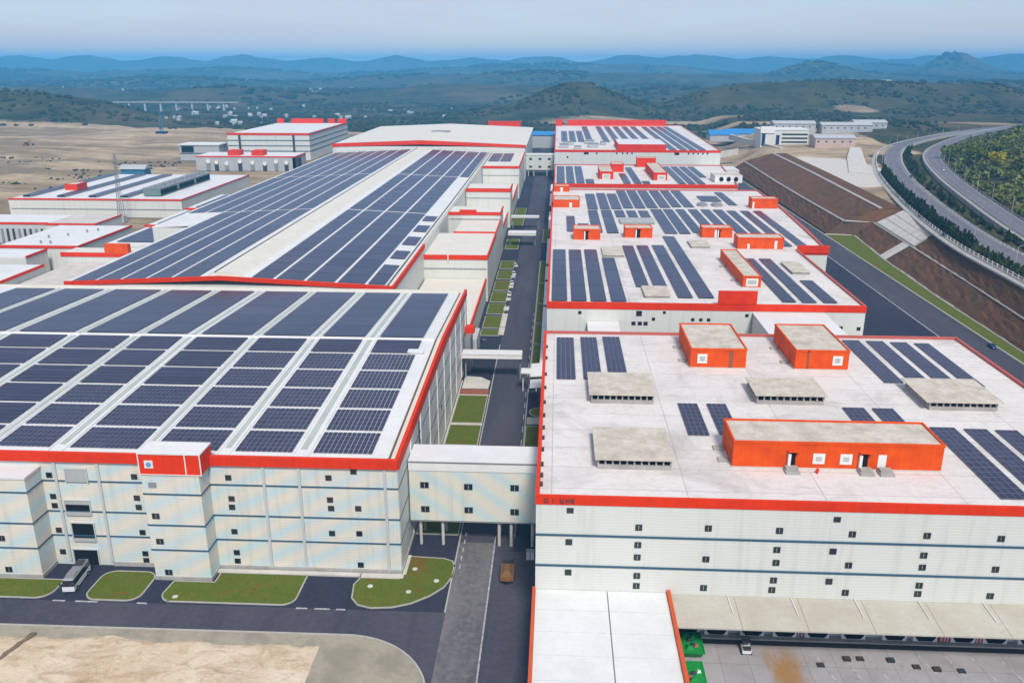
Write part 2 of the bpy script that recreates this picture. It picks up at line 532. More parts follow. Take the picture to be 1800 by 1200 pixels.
def window_at(parent, x, z, y, w=1.25, h=1.15, face='y', two=True):
    """a framed window proud of a wall facing the camera (face y: wall plane at y) """
    f = MB()
    t = 0.12
    f.box(x - w/2, x + w/2, y - 0.10, y + 0.02, z - h/2, z - h/2 + t).box(x - w/2, x + w/2, y - 0.10, y + 0.02, z + h/2 - t, z + h/2)
    f.box(x - w/2, x - w/2 + t, y - 0.10, y + 0.02, z - h/2 + t, z + h/2 - t).box(x + w/2 - t, x + w/2, y - 0.10, y + 0.02, z - h/2 + t, z + h/2 - t)
    fr = f.build('window', 'dark_metal', parent)
    if two:
        MB().box(x - w/2 + t, x - 0.05, y - 0.05, y + 0.02, z - h/2 + t, z + h/2 - t).build('pane', 'window_glass', fr)
        MB().box(x + 0.05, x + w/2 - t, y - 0.05, y + 0.02, z - h/2 + t, z + h/2 - t).build('pane', 'window_glass', fr)
    else:
        MB().box(x - w/2 + t, x + w/2 - t, y - 0.05, y + 0.02, z - h/2 + t, z + h/2 - t).build('pane', 'window_glass', fr)
    return fr

# solar module shared meshes -------------------------------------------------
MODULE_MESH = {}
def module_mesh(w, d):
    """a glass plate in a pale aluminium frame"""
    k = (round(w, 2), round(d, 2))
    if k not in MODULE_MESH:
        b = 0.06
        X, Y, x, y = w/2, d/2, w/2 - b, d/2 - b
        v = [(-X, -Y, -.03), (X, -Y, -.03), (X, Y, -.03), (-X, Y, -.03), (-X, -Y, .03), (X, -Y, .03), (X, Y, .03), (-X, Y, .03), (-x, -y, .025), (x, -y, .025), (x, y, .025), (-x, y, .025)]
        f = [(8, 9, 10, 11), (0, 3, 2, 1), (0, 1, 5, 4), (1, 2, 6, 5), (2, 3, 7, 6), (3, 0, 4, 7), (4, 5, 9, 8), (5, 6, 10, 9), (6, 7, 11, 10), (7, 4, 8, 11)]
        me = bpy.data.meshes.new('solar_panel')
        me.from_pydata(v, [], f)
        me.materials.append(MATS['solar_module']); me.materials.append(MATS['alloy_frame'])
        for i in range(1, 10): me.polygons[i].material_index = 1
        MODULE_MESH[k] = me
    return MODULE_MESH[k]

def array_of_modules(label, group, x0, x1, y0, y1, zf, nx, ny, gap=0.10, tilt=(0, 0)):
    """a thing made of separate modules on two rails; zf(x, y) is the roof height"""
    cx, cy = (x0 + x1) / 2, (y0 + y1) / 2
    a = thing('solar_array', (cx, cy, zf(cx, cy)), label, 'solar array', group)
    w = (x1 - x0) / nx; d = (y1 - y0) / ny
    me = module_mesh(w - gap, d - gap)
    for i in range(nx):
        for j in range(ny):
            x = x0 + (i + 0.5) * w; y = y0 + (j + 0.5) * d
            o = bpy.data.objects.new('solar_panel', me)
            o.parent = a
            o.location = (x - cx, y - cy, zf(x, y) + 0.20 - a.location.z)
            o.rotation_euler = (tilt[0], tilt[1], 0)
            COL.objects.link(o)
    r = MB()
    for x in (x0 + 0.3, x1 - 0.42):
        r.hexa([(x, y0, zf(x, y0)), (x + .12, y0, zf(x, y0)), (x + .12, y1, zf(x, y1)), (x, y1, zf(x, y1))],
               [(x, y0, zf(x, y0) + .16), (x + .12, y0, zf(x, y0) + .16), (x + .12, y1, zf(x, y1) + .16), (x, y1, zf(x, y1) + .16)])
    r.build('mounting_rail', 'grey_metal', a)
    return a

def array_of_blocks(label, group, x0, x1, y0, y1, zf, ny, gap=0.35, lift=0.32, nx=1, xgap=0.12):
    """a thing made of longer blocks of modules, for rows too far off to tell the modules apart"""
    cx, cy = (x0 + x1) / 2, (y0 + y1) / 2
    a = thing('solar_array', (cx, cy, zf(cx, cy)), label, 'solar array', group)
    d = (y1 - y0) / ny
    w = (x1 - x0) / nx
    for j in range(ny):
        for i in range(nx):
            ya, yb = y0 + j * d, y0 + (j + 1) * d - gap
            xa, xb = x0 + i * w, x0 + (i + 1) * w - (xgap if i < nx - 1 else 0)
            P = [(xa, ya), (xb, ya), (xb, yb), (xa, yb)]
            MB().hexa([(x, y, zf(x, y) + lift - .06) for x, y in P], [(x, y, zf(x, y) + lift) for x, y in P]).build('panel_block', 'solar_block', a)
    r = MB()
    for x in (x0 + 0.4, x1 - 0.6):
        r.hexa([(x, y0, zf(x, y0)), (x + .2, y0, zf(x, y0)), (x + .2, y1, zf(x, y1)), (x, y1, zf(x, y1))],
               [(x, y0, zf(x, y0) + lift - .08), (x + .2, y0, zf(x, y0) + lift - .08), (x + .2, y1, zf(x, y1) + lift - .08), (x, y1, zf(x, y1) + lift - .08)])
    r.build('mounting_rail', 'grey_metal', a)
    return a

# ------------------------------------------------------------------ terrain
def value_noise(x, y, seed):
    xi = np.floor(x).astype(np.int64); yi = np.floor(y).astype(np.int64)
    xf = x - xi; yf = y - yi
    def h(a, b):
        n = (a * 374761393 + b * 668265263 + seed * 1442695041) & 0x7fffffff
        n = (n ^ (n >> 13)) * 1274126177 & 0x7fffffff
        return ((n ^ (n >> 16)) & 0xffff) / 65535.0
    u = xf * xf * (3 - 2 * xf); v = yf * yf * (3 - 2 * yf)
    return (h(xi, yi) * (1 - u) + h(xi + 1, yi) * u) * (1 - v) + (h(xi, yi + 1) * (1 - u) + h(xi + 1, yi + 1) * u) * v

def fbm(x, y, seed, octs=4):
    s = 0; a = 0.5; f = 1.0
    for o in range(octs):
        s = s + a * value_noise(x * f, y * f, seed + o); a *= 0.5; f *= 2.03
    return s

def smooth(e0, e1, x):
    t = np.clip((x - e0) / (e1 - e0), 0, 1)
    return t * t * (3 - 2 * t)

# (x, y, height, radius across, radius deep)
HILLS = [(-930, 1500, 54, 215, 150), (-1250, 1700, 34, 260, 240),
         (36, 1830, 56, 118, 170), (-80, 1900, 12, 170, 180), (170, 1980, 14, 170, 180),
         (470, 1950, 58, 190, 200), (720, 2000, 44, 170, 160), (960, 2050, 44, 150, 150), (1250, 2300, 30, 350, 220),
         (330, 1850, 16, 120, 150),
         (-1050, 2700, 40, 300, 160), (-300, 2900, 34, 420, 170), (420, 2800, 30, 300, 150), (900, 3000, 44, 330, 170), (1500, 3100, 52, 360, 180), (-1700, 2900, 46, 320, 170), (2000, 3500, 56, 360, 200), (1150, 2500, 30, 180, 120),
         (1400, 5000, 74, 190, 300), (1650, 5200, 44, 420, 300), (2300, 5600, 50, 500, 300), (900, 4300, 26, 400, 260),
         (-800, 4600, 44, 700, 260), (-300, 4200, 40, 500, 260), (300, 4300, 46, 600, 300), (-1900, 4300, 46, 500, 250), (-1300, 3300, 18, 350, 200),
         (-600, 6600, 70, 900, 320), (600, 6700, 66, 900, 320), (-2600, 6500, 62, 900, 320), (2600, 7200, 70, 900, 320), (-3900, 6000, 50, 700, 320),
         (2830, 6500, 128, 165, 240), (2640, 6550, 48, 200, 260), (3030, 6550, 34, 200, 260),
         (-150, 9300, 172, 420, 400), (-900, 9500, 150, 420, 400), (-1700, 9400, 166, 380, 400), (-2500, 9500, 146, 420, 400), (-3300, 9300, 168, 460, 400), (-4200, 9500, 152, 420, 400), (-5100, 9500, 170, 460, 400), (-6100, 9800, 160, 600, 400),
         (700, 9600, 158, 420, 400), (1500, 9700, 176, 460, 400), (2300, 9800, 152, 420, 400), (3100, 9700, 170, 460, 400), (3950, 9700, 156, 420, 400), (4800, 9700, 178, 500, 400), (5800, 9900, 165, 600, 400), (7000, 10200, 165, 800, 400),
         (420, 740, 16, 110, 230), (560, 1000, 18, 140, 220)]
EMB = [(180, 166.5, 171.0, 177.0), (318, 169.6, 176.6, 182.0), (375, 170.4, 181.0, 186.5), (452, 174.0, 186.0, 197.0), (519, 180.0, 190.5, 206.0)]
EMB2 = [(525, 165.0, 174.5, 195.5), (612, 165.5, 175.0, 199.5), (700, 166.5, 176.5, 203.5), (850, 170.0, 181.0, 208.0)]

HW1 = [(190, 180), (196, 280), (200, 345), (204, 405), (215, 475), (234, 565), (263, 680), (302, 800), (347, 905), (412, 1010), (505, 1125), (640, 1262), (900, 1480), (1500, 1900)]
HW2 = [(205, 250), (218, 345), (229, 405), (241, 462), (259, 537), (287, 645), (321, 755), (356, 842), (410, 940), (505, 1078), (668, 1268), (950, 1500), (1550, 1900)]
def spline(pts, n=12):
    out = []
    for i in range(len(pts) - 1):
        p0 = pts[max(i - 1, 0)]; p1 = pts[i]; p2 = pts[i + 1]; p3 = pts[min(i + 2, len(pts) - 1)]
        for k in range(n):
            t = k / n
            out.append(tuple(0.5 * (2 * b + (c - a) * t + (2 * a - 5 * b + 4 * c - d) * t * t + (-a + 3 * b - 3 * c + d) * t ** 3) for a, b, c, d in zip(p0, p1, p2, p3)))
    out.append(pts[-1])
    return out
def offset(line, d):
    out = []
    for i, (x, y) in enumerate(line):
        xa, ya = line[max(i - 1, 0)]; xb, yb = line[min(i + 1, len(line) - 1)]
        L = math.hypot(xb - xa, yb - ya)
        out.append((x + (yb - ya) / L * d, y - (xb - xa) / L * d))
    return out
def hz(y, base):
    return base + max(0, min(1, (y - 800) / 600)) * -4.0
S1 = spline(HW1); S2 = spline(HW2)
def line_dist(x, y, line):
    dd = np.full(np.shape(x), 1e9)
    for p, q in zip(line[:-1:3], line[3::3]):
        vx, vy = q[0] - p[0], q[1] - p[1]
        t = np.clip(((x - p[0]) * vx + (y - p[1]) * vy) / (vx * vx + vy * vy), 0, 1)
        dd = np.minimum(dd, np.hypot(x - p[0] - t * vx, y - p[1] - t * vy))
    return dd

def height(x, y):
    x = np.asarray(x, float); y = np.asarray(y, float)
    d = np.hypot(x, y)
    roll = (fbm(x / 420, y / 420, 3) - 0.47) * 34 + (fbm(x / 1600, y / 1600, 9) - 0.47) * 60
    z = roll * smooth(1100, 2400, d) - 10 * smooth(1300, 2600, d)
    for hx, hy, hh, rx, ry in HILLS:
        g = np.exp(-(((x - hx) / rx) ** 2 + ((y - hy) / ry) ** 2))
        z = z + hh * g * (0.86 + 0.28 * fbm(x / 90 + hx, y / 90, 21, 3))
    z = z + (fbm(x / 2600, y / 2600, 31) - 0.3) * 190 * smooth(9500, 15000, d)
    # eastern terrace carrying the highway
    ky = [q[0] for q in EMB + EMB2] + [1500]
    toe = np.interp(y, ky, [q[1] for q in EMB + EMB2] + [235])
    top = np.interp(y, ky, [q[3] for q in EMB + EMB2] + [290])
    terr = smooth(toe + 8, top + 9, x) * 15.2
    site = (1 - smooth(190, 300, x)) * smooth(-900, -420, x) * (1 - smooth(1150, 1500, y))
    z = z * (1 - site)
    z = z + terr * (1 - 0.55 * smooth(1100, 2200, y))
    # dug and heaped ground west of the site
    w = smooth(-395, -520, x) * smooth(150, 400, y) * (1 - smooth(1350, 1600, y))
    z = z + w * (fbm(x / 120, y / 70, 41) * 16 - 4)
    # the highway's own bench, cut level through the rolling ground
    d = np.minimum(line_dist(x, y, S1), line_dist(x, y, S2))
    k = (1 - smooth(20, 75, d)) * np.maximum(smooth(700, 830, y), smooth(top + 18, top + 34, x) * (y > 150))
    z = z * (1 - k) + (16.6 - 4.0 * np.clip((y - 800) / 600, 0, 1)) * k
    return z - 0.45

def build_ground():
    az_front = np.linspace(R(-48), R(48), 300)
    az_back = np.linspace(R(48), R(312), 61)[1:-1]
    az = np.concatenate([az_front, az_back])
    rad = np.concatenate([[20, 60], np.geomspace(100, 13500, 240)])
    A, RR = np.meshgrid(az, rad)
    X = RR * np.sin(A); Y = RR * np.cos(A)
    Z = height(X, Y)
    nA, nR = len(az), len(rad)
    co = np.stack([X, Y, Z], -1).reshape(-1, 3)
    co = np.vstack([co, [[0, 0, -0.45]]])
    i, j = np.meshgrid(np.arange(nR - 1), np.arange(nA), indexing='ij')
    j2 = (j + 1) % nA
    q = np.stack([i * nA + j, (i + 1) * nA + j, (i + 1) * nA + j2, i * nA + j2], -1).reshape(-1, 4)[:, ::-1]
    me = bpy.data.meshes.new('ground')
    faces = q.tolist() + [(nA * nR, k, (k + 1) % nA) for k in range(nA)]
    me.from_pydata(co.tolist(), [], faces)
    x, y = co[:, 0], co[:, 1]
    # bare earth west of the factory and by the eastern works, pale spoil on the terrace
    bare = smooth(-215, -260, x) * (1 - smooth(1230, 1330, y + 0.06 * x)) * smooth(-1500, -1100, x)
    bare = np.maximum(bare, np.exp(-(((x - 330) / 130) ** 2 + ((y - 1330) / 50) ** 2)) * 1.1)
    bare = np.maximum(bare, np.exp(-(((x - 145) / 190) ** 2 + ((y - 1560) / 60) ** 2)) * 1.1)
    bare = np.maximum(bare, np.exp(-(((x - 560) / 45) ** 2 + ((y - 1690) / 50) ** 2)) * 1.0)
    bare = np.maximum(bare, np.exp(-(((x - 620) / 70) ** 2 + ((y - 1330) / 40) ** 2)) * 1.0)
    bare = np.maximum(bare, smooth(140, 180, x) * (1 - smooth(330, 380, x)) * smooth(820, 860, y) * (1 - smooth(1150, 1250, y)) * 0.9)
    bare = np.maximum(bare, smooth(160, 185, x) * (1 - smooth(250, 262, x - 0.2 * (y - 650))) * smooth(520, 560, y) * (1 - smooth(850, 900, y)) * 0.8)
    pale = np.exp(-(((x - 232) / 34) ** 2 + ((y - 720) / 110) ** 2)) * 1.2
    far = smooth(2500, 3200, np.hypot(x, y))
    pale = np.maximum(pale, far * smooth(0.54, 0.62, fbm(x / 900, y / 260, 77)) * 0.34)
    att = me.color_attributes.new('soil', 'FLOAT_COLOR', 'POINT')
    c = np.zeros((len(co), 4), np.float32)
    c[:, 0] = np.clip(bare, 0, 1); c[:, 1] = np.clip(pale, 0, 1); c[:, 3] = 1
    att.data.foreach_set('color', c.ravel())
    me.materials.append(MATS['countryside'])
    me.polygons.foreach_set('use_smooth', np.ones(len(me.polygons), bool))
    o = bpy.data.objects.new('ground', me)
    COL.objects.link(o)
    tag(o, kind='structure')
build_ground()

# ------------------------------------------------------------------ site ground, roads, lawns
def sheet(name, pts, z, mat, th=0.3):
    return struct(name, MB().prism(pts, z - th, z), mat)
def rect(x0, x1, y0, y1):
    return [(x0, y0), (x1, y0), (x1, y1), (x0, y1)]

sheet('yard', rect(-232, 163, 60, 1120), 0.0, 'asphalt_dark')
sheet('road', rect(-20, -8, 160, 1110), 0.03, 'asphalt')
sheet('road', rect(-20, -3.05, 60, 159.9), 0.03, 'asphalt')                 # spine road between the two rows
sheet('road', rect(-19.9, -12.3, 60, 163), 0.06, 'asphalt_worn')
# cross road before the left factory, its near edge turning south in a quarter bend
def bend(cx, cy, r, a0, a1, n=14):
    return [(cx + r * math.cos(R(a0 + (a1 - a0) * i / n)), cy + r * math.sin(R(a0 + (a1 - a0) * i / n))) for i in range(n + 1)]
near_edge = [(-230, 129.4), (-38, 130.2)] + bend(-37, 113.5, 16.7, 85, 0, 12) + [(-20.3, 60)]
sheet('road', [(-230, 137.9), (-230, 128)] + [(-40, 128)] + [(-20, 118), (-20.0, 137.9)], 0.035, 'asphalt')
apron = near_edge + [(-230, 60)]
sheet('apron', apron, 0.10, 'worn_slab')
dirt = [(-230, 127.2), (-102, 127.2), (-86, 127.9), (-78, 126.6), (-68, 127.6), (-58, 126.4), (-50, 127.0), (-40.2, 127.2), (-40.2, 60), (-230, 60)]
def bumpy_sheet(name, x0, x1, y0, y1, z, amp, step, mat, seed):
    nx = int((x1 - x0) / step) + 1; ny = int((y1 - y0) / step) + 1
    xs = np.linspace(x0, x1, nx); ys = np.linspace(y0, y1, ny)
    X, Y = np.meshgrid(xs, ys)
    e = np.minimum(np.minimum(X - x0, x1 - X), y1 - Y)
    edge = smooth(0, 2.5, e + (fbm(X / 4, Y / 4, seed + 5) - 0.45) * 3.0 * (X < x1 - 4))
    Z = z - 0.25 + 0.35 * edge + amp * edge * fbm(X / 5, Y / 5, seed, 5)
    v = np.stack([X, Y, Z], -1).reshape(-1, 3).tolist()
    f = [(j * nx + i, j * nx + i + 1, (j + 1) * nx + i + 1, (j + 1) * nx + i) for j in range(ny - 1) for i in range(nx - 1)]
    me = bpy.data.meshes.new(name); me.from_pydata(v, [], f); me.materials.append(MATS[mat])
    o = bpy.data.objects.new(name, me); COL.objects.link(o)
    return tag(o, kind='structure')
bumpy_sheet('bare_ground', -150, -40.2, 90, 127.9, 0.12, 0.55, 0.6, 'pale_dirt', 5)
# a cracked, half-filled trench across the bare ground
tl = [(-94.4 - .23 * k + random.uniform(-.25, .25), 127.6 - k * 1.0, .50 + .03 * k if k < 6 else .66) for k in range(26)]
struct('ditch', MB().ribbon([(x - .35 - random.uniform(0, .2), y, z) for x, y, z in tl], [(x + .35 + random.uniform(0, .2), y, z) for x, y, z in tl], 0.3), 'ditch_mud')

def kerb_line(pts, z0=0.0, h=0.16, w=0.35, closed=False, mat='kerb_stone'):
    m = MB()
    P = pts + [pts[0]] if closed else pts
    for (xa, ya), (xb, yb) in zip(P, P[1:]):
        L = math.hypot(xb - xa, yb - ya)
        if L < 1e-6: continue
        nx, ny = -(yb - ya) / L * w / 2, (xb - xa) / L * w / 2
        ex, ey = (xb - xa) / L * 0.02, (yb - ya) / L * 0.02
        m.prism([(xa + nx - ex, ya + ny - ey), (xa - nx - ex, ya - ny - ey), (xb - nx + ex, yb - ny + ey), (xb + nx + ex, yb + ny + ey)][::-1], z0, z0 + h)
    return struct('kerb', m, mat)

kerb_line(near_edge, 0.0, 0.26)
def rounded(x0, x1, y0, y1, r, corners=(1, 1, 1, 1)):
    p = []
    for k, (cx, cy, a) in enumerate(((x1 - r, y0 + r, -90), (x1 - r, y1 - r, 0), (x0 + r, y1 - r, 90), (x0 + r, y0 + r, 180))):
        if corners[k]: p += bend(cx, cy, r, a, a + 90, 6)
        else: p.append(((x1, y0), (x1, y1), (x0, y1), (x0, y0))[k])
    return p
def lawn(pts, kerb=True):
    o = struct('lawn', MB().prism(pts, -0.1, 0.18), 'lawn_grass')
    if kerb: kerb_line(pts, 0.0, 0.22, 0.26, True)
    return o
# lawns before the left factory
lawn(rounded(-125, -98.3, 138.4, 144.6, 3.0, (1, 0, 0, 0)))
lawn(rounded(-91.5, -80.4, 138.4, 148.2, 2.6))
lawn([(-74.6, 138.6)] + bend(-52.2, 141.2, 2.6, -90, 0, 6) + [(-49.6, 148.7), (-67.6, 148.7), (-67.6, 145.3), (-76.0, 145.3)] + bend(-73.8, 141.2, 2.6, 180, 262, 6))
isl = [(-38.6, 148.4), (-39.4, 146), (-38.8, 141.5), (-37.2, 139.4), (-34.5, 138.5), (-30.5, 138.9), (-27, 140.3), (-23.6, 143.0), (-21.2, 146.0), (-19.9, 150), (-19.8, 153), (-20.6, 155.4), (-22.5, 156.3), (-30.6, 156.8), (-30.6, 148.4)]
lawn(isl[::-1])
struct('ledge', MB().box(-68.4, -38.8, 148.75, 149.9, 0, 0.35).box(-38.6, -29.9, 148.5, 149.9, 0, 0.32).box(-30.2, -29.5, 149.9, 157, 0, 0.32), 'pale_concrete')
# lawns along the spine road, with cross paths
def strip_lawns(x0, x1, cuts, side):
    for a, b in cuts:
        lawn(rect(x0, x1, a, b))
strip_lawns(-29.6, -20.6, [(166, 176), (179, 196.5), (198, 211), (212.6, 226), (227.6, 249)], 'l')
for a, b in ((176.3, 178.7), (196.7, 197.8), (211.2, 212.4), (226.2, 227.4), (249.1, 249.9)):
    struct('path', MB().prism(rect(-29.6, -20.4, a, b), -.1, 0.14), 'pale_concrete')
struct('path', MB().prism(rect(-30.1, -29.7, 166, 262), -.1, 0.2), 'pale_concrete')
struct('path', MB().prism(rect(-29.6, -20.6, 250, 254.5), -.1, 0.14), 'brick_red')
struct('path', MB().prism([(-29.4, 255.2), (-20.9, 255.2), (-20.7, 262), (-24, 265.5), (-29.4, 266.3)], -.1, 0.16), 'pale_concrete')
strip_lawns(-28.4, -21.2, [(311, 318.5), (321, 337), (340.5, 356), (359, 376), (379, 396), (400, 418), (422, 440), (470, 498), (540, 570), (575, 610)], 'l')
for a, b in ((312, 321.5), (322.5, 341), (346, 352), (362, 366), (384, 388), (404, 407)):
    struct('pad', MB().prism(rect(-21.6, -19.4, a, b), -.1, 0.2), 'pale_concrete')
strip_lawns(-7.7, -3.2, [(172, 198), (200, 226)], 'r')
struct('pad', MB().prism(rect(-7.6, -3.2, 227.6, 232.6), -.1, .12), 'concrete')
lawn(bend(-3.4, 236.6, 3.6, 95, 265, 10))
strip_lawns(-7.7, -4.7, [(264, 300), (302, 326), (328, 356), (358, 392), (394, 440), (490, 530)], 'r')
kerb_line([(-20, 138), (-20, 300)], 0, .22, .3)
kerb_line([(-8.0, 166), (-8.0, 440)], 0, .2, .3)
# painted lines
mk = MB()
mk.prism(rect(-12.35, -12.05, 60, 166), 0.05, 0.09)
struct('road_marking', mk, 'marking')
mk = MB()
for k in range(20):
    y = 168 + k * 9
    mk.prism(rect(-8.75, -8.5, y, y + 4), 0.02, 0.06)
for k in range(9):
    y = 140 + k * 3.2
    if y > 152: mk.prism(rect(-19.0, -18.7, y, y + 1.6), 0.05, 0.09)
struct('road_marking', mk, 'marking')
mk = MB()
for a, b in ((-97, -94.5), (-92.5, -88), (-80.2, -78.2), (-48.8, -46.6), (-45.2, -42.2), (-41, -39.2)):
    mk.prism(rect(a, b, 137.6, 138.0), 0.05, 0.09)
struct('road_marking', mk, 'marking')
struct('driveway', MB().prism(rect(-97.8, -92, 138, 150), 0.0, 0.03), 'asphalt_dark')
# east side: yard road, white line, grass verge
struct('road_marking', MB().prism(rect(146.8, 147.3, 100, 640), 0.0, 0.05), 'marking')
sheet('road', rect(147.6, 162.8, 100, 820), 0.03, 'asphalt')
kerb_line([(163, 100), (163, 830)], 0, .25, .7)

# dock yard before the right warehouse
sheet('dock_yard', rect(22.6, 160, 60, 131.4), 0.04, 'dock_slab')
mk = MB()
for k in range(12):
    x = 46.5 + 4.6 * k
    mk.hexa([(x, 130.6, .02), (x + .35, 130.6, .02), (x + 3.2, 120, .02), (x + 2.85, 120, .02)][::-1], [(x, 130.6, .07), (x + .35, 130.6, .07), (x + 3.2, 120, .07), (x + 2.85, 120, .07)][::-1])
struct('road_marking', mk, 'marking')

# ------------------------------------------------------------------ east embankment, drains, highway
def lerp_rows(rows, step=8.0):
    out = []
    for a, b in zip(rows, rows[1:]):
        n = max(1, int((b[0] - a[0]) / step))
        for k in range(n):
            t = k / n
            out.append(tuple(p + (q - p) * t for p, q in zip(a, b)))
    out.append(rows[-1])
    return out
def loft(rows, ia, ib, za, zb, n=7, seed=1):
    m = MB()
    r = lerp_rows(rows, 5.0)
    idx = len(m.v)
    for (i, row) in enumerate(r):
        for k in range(n + 1):
            t = k / n
            rough = 0.0 if k in (0, n) else (random.random() - .5) * 0.9
            m.v.append((row[ia] + (row[ib] - row[ia]) * t, row[0], za + (zb - za) * t + rough))
    w = n + 1
    for i in range(len(r) - 1):
        for k in range(n):
            m.f.append((i * w + k, i * w + k + 1, (i + 1) * w + k + 1, (i + 1) * w + k))
    return m
struct('embankment', loft(EMB, 1, 2, 0.3, 8.0), 'bare_slope')
struct('embankment', loft(EMB, 2, 3, 8.05, 15.8), 'bare_slope')
struct('embankment', loft(EMB2, 1, 2, 0.3, 8.0), 'bare_slope')
struct('embankment', loft(EMB2, 2, 3, 8.05, 15.8), 'bare_slope')
endw = MB()
endw.quad((165, 525, .3), (180, 519, .3), (190.5, 519, 8), (174.5, 525, 8)).quad((174.5, 525, 8.05), (190.5, 519, 8.05), (206, 519, 15.8), (195.5, 525, 15.8))
struct('embankment', endw, 'bare_slope')
def drain(rows, i, z, w=1.1, off=0.0):
    r = lerp_rows(rows, 20)
    m = MB()
    m.ribbon([(q[i] + off - w/2, q[0], z + .35) for q in r], [(q[i] + off - w/6, q[0], z + .35) for q in r], 0.5)
    m.ribbon([(q[i] + off + w/6, q[0], z + .35) for q in r], [(q[i] + off + w/2, q[0], z + .35) for q in r], 0.5)
    m.ribbon([(q[i] + off - w/6, q[0], z + .1) for q in r], [(q[i] + off + w/6, q[0], z + .1) for q in r], 0.2)
    return struct('drain_channel', m, 'pale_concrete')
drain(EMB, 1, 0.2); drain(EMB, 2, 8.0); drain(EMB2, 2, 8.0, 1.3); drain(EMB2, 3, 15.8, 2.0)
m = MB(); m.ribbon([(174.5, 523.5, 8.5), (190.5, 519.5, 8.5)], [(174.5, 525, 8.5), (190.5, 521, 8.5)], .5)
m.ribbon([(163.5, 522, .5), (181, 519.2, .5)], [(163.5, 523.2, .5), (181, 520.4, .5)], .4)
struct('drain_channel', m, 'pale_concrete')
for rows, w in ((EMB, 13.5), (EMB2, 12.0)):
    m = MB(); q_ = lerp_rows(rows, 12)
    m.ribbon([(q[3] - .3, q[0], 15.75) for q in q_], [(q[3] + w, q[0], 16.1) for q in q_], 1.5)
    struct('verge', m, 'bare_slope')
# grass verge
v = [(163.5, 180)] + [(q[1] - .6, q[0]) for q in EMB] + [(163.5, 521)]
struct('lawn', MB().prism([v[0]] + v[1:], -.1, .2), 'lawn_grass')
# concrete slope paving, slab by slab
pav = struct('slope_paving', MB().box(0, .1, 0, .1, 0, .1), 'concrete')
pav.data.clear_geometry()
def emb_pt(rows, y, ia, ib, t, za, zb):
    for a, b in zip(rows, rows[1:]):
        if a[0] <= y <= b[0]:
            s = (y - a[0]) / (b[0] - a[0])
            xa = a[ia] + (b[ia] - a[ia]) * s; xb = a[ib] + (b[ib] - a[ib]) * s
            return (xa + (xb - xa) * t, y, za + (zb - za) * t)
ys = np.linspace(447, 516, 8)
m0 = MB()
m0.ribbon([emb_pt(EMB, y, 2, 3, 0.02, 8.3, 16) for y in ys], [emb_pt(EMB, y, 2, 3, 1.0, 8.3, 16) for y in ys], .3)
pav.data = m0.mesh('slope_paving', 'concrete')
for a, b in zip(ys, ys[1:]):
    for t0, t1 in ((0.04, .34), (.36, .66), (.68, .98)):
        P = [emb_pt(EMB, a + .25, 2, 3, t0, 8.75, 16.45), emb_pt(EMB, a + .25, 2, 3, t1, 8.75, 16.45), emb_pt(EMB, b - .25, 2, 3, t1, 8.75, 16.45), emb_pt(EMB, b - .25, 2, 3, t0, 8.75, 16.45)]
        MB().hexa([(x, y, z - .2) for x, y, z in P], P).build('paving_slab', 'pale_concrete', pav)
P = [emb_pt(EMB, 452, 1, 2, t, .6, 8.4) for t in (0, 1)] ; Q = [emb_pt(EMB, 462, 1, 2, t, .6, 8.4) for t in (0, 1)]
MB().ribbon(P, Q, .3).build('chute', 'pale_concrete', pav)

def road_ribbon(name, line, a, b, z, mat, th=0.6):
    l = offset(line, a); r = offset(line, b)
    return struct(name, MB().ribbon([(x, y, hz(y, z)) for x, y in l], [(x, y, hz(y, z)) for x, y in r], th), mat)
road_ribbon('highway', S1, -6.2, 6.2, 18.0, 'highway_grey', 2.2)
road_ribbon('highway', S2, -6.0, 6.0, 19.6, 'highway_grey', 3.4)
for S, z in ((S1, 18.0), (S2, 19.6)):
    m = MB()
    for d in (-5.3, 5.3):
        l = offset(S, d - .15); r = offset(S, d + .15)
        m.ribbon([(x, y, hz(y, z) + .06) for x, y in l], [(x, y, hz(y, z) + .06) for x, y in r], .05)
    P = offset(S, -.12); Q = offset(S, .12)
    for i in range(0, len(P) - 1, 2):
        m.ribbon([(x, y, hz(y, z) + .06) for x, y in P[i:i+2]], [(x, y, hz(y, z) + .06) for x, y in Q[i:i+2]], .05)
    struct('road_marking', m, 'marking')
road_ribbon('verge', S1, 6.2, 8.4, 17.9, 'concrete', 2.0)
road_ribbon('path', S1, -16.6, -13.8, 16.3, 'concrete', .8)
road_ribbon('verge', S2, -8.4, -6.0, 19.3, 'concrete', 3.0)
def rail(line, d, z, label, y0=200, y1=1150, h=.85, mat='shutter_grey'):
    L = [(x, y) for x, y in offset(line, d) if y0 <= y <= y1]
    t = thing('guard_rail', (L[0][0], L[0][1], hz(L[0][1], z)), label, 'guard rail')
    l2 = [(x + .12, y) for x, y in L]
    MB().ribbon([(x, y, hz(y, z) + h) for x, y in L], [(x, y, hz(y, z) + h) for x, y in l2], .38).build('beam', mat, t)
    for i, (x, y) in enumerate(L):
        MB().box(x - .12, x + .12, y - .12, y + .12, hz(y, z) - .6, hz(y, z) + h - .1).build('post', 'grey_metal', t)
rail(S1, 6.6, 18, 'pale guard rail on the median side of the nearer highway lanes')
rail(S1, -6.6, 18, 'pale guard rail between the nearer highway lanes and the tree row')
rail(S2, -6.5, 19.6, 'pale guard rail on the median side of the farther highway lanes')
rail(S2, 6.5, 19.6, 'pale guard rail at the wooded side of the farther highway lanes')
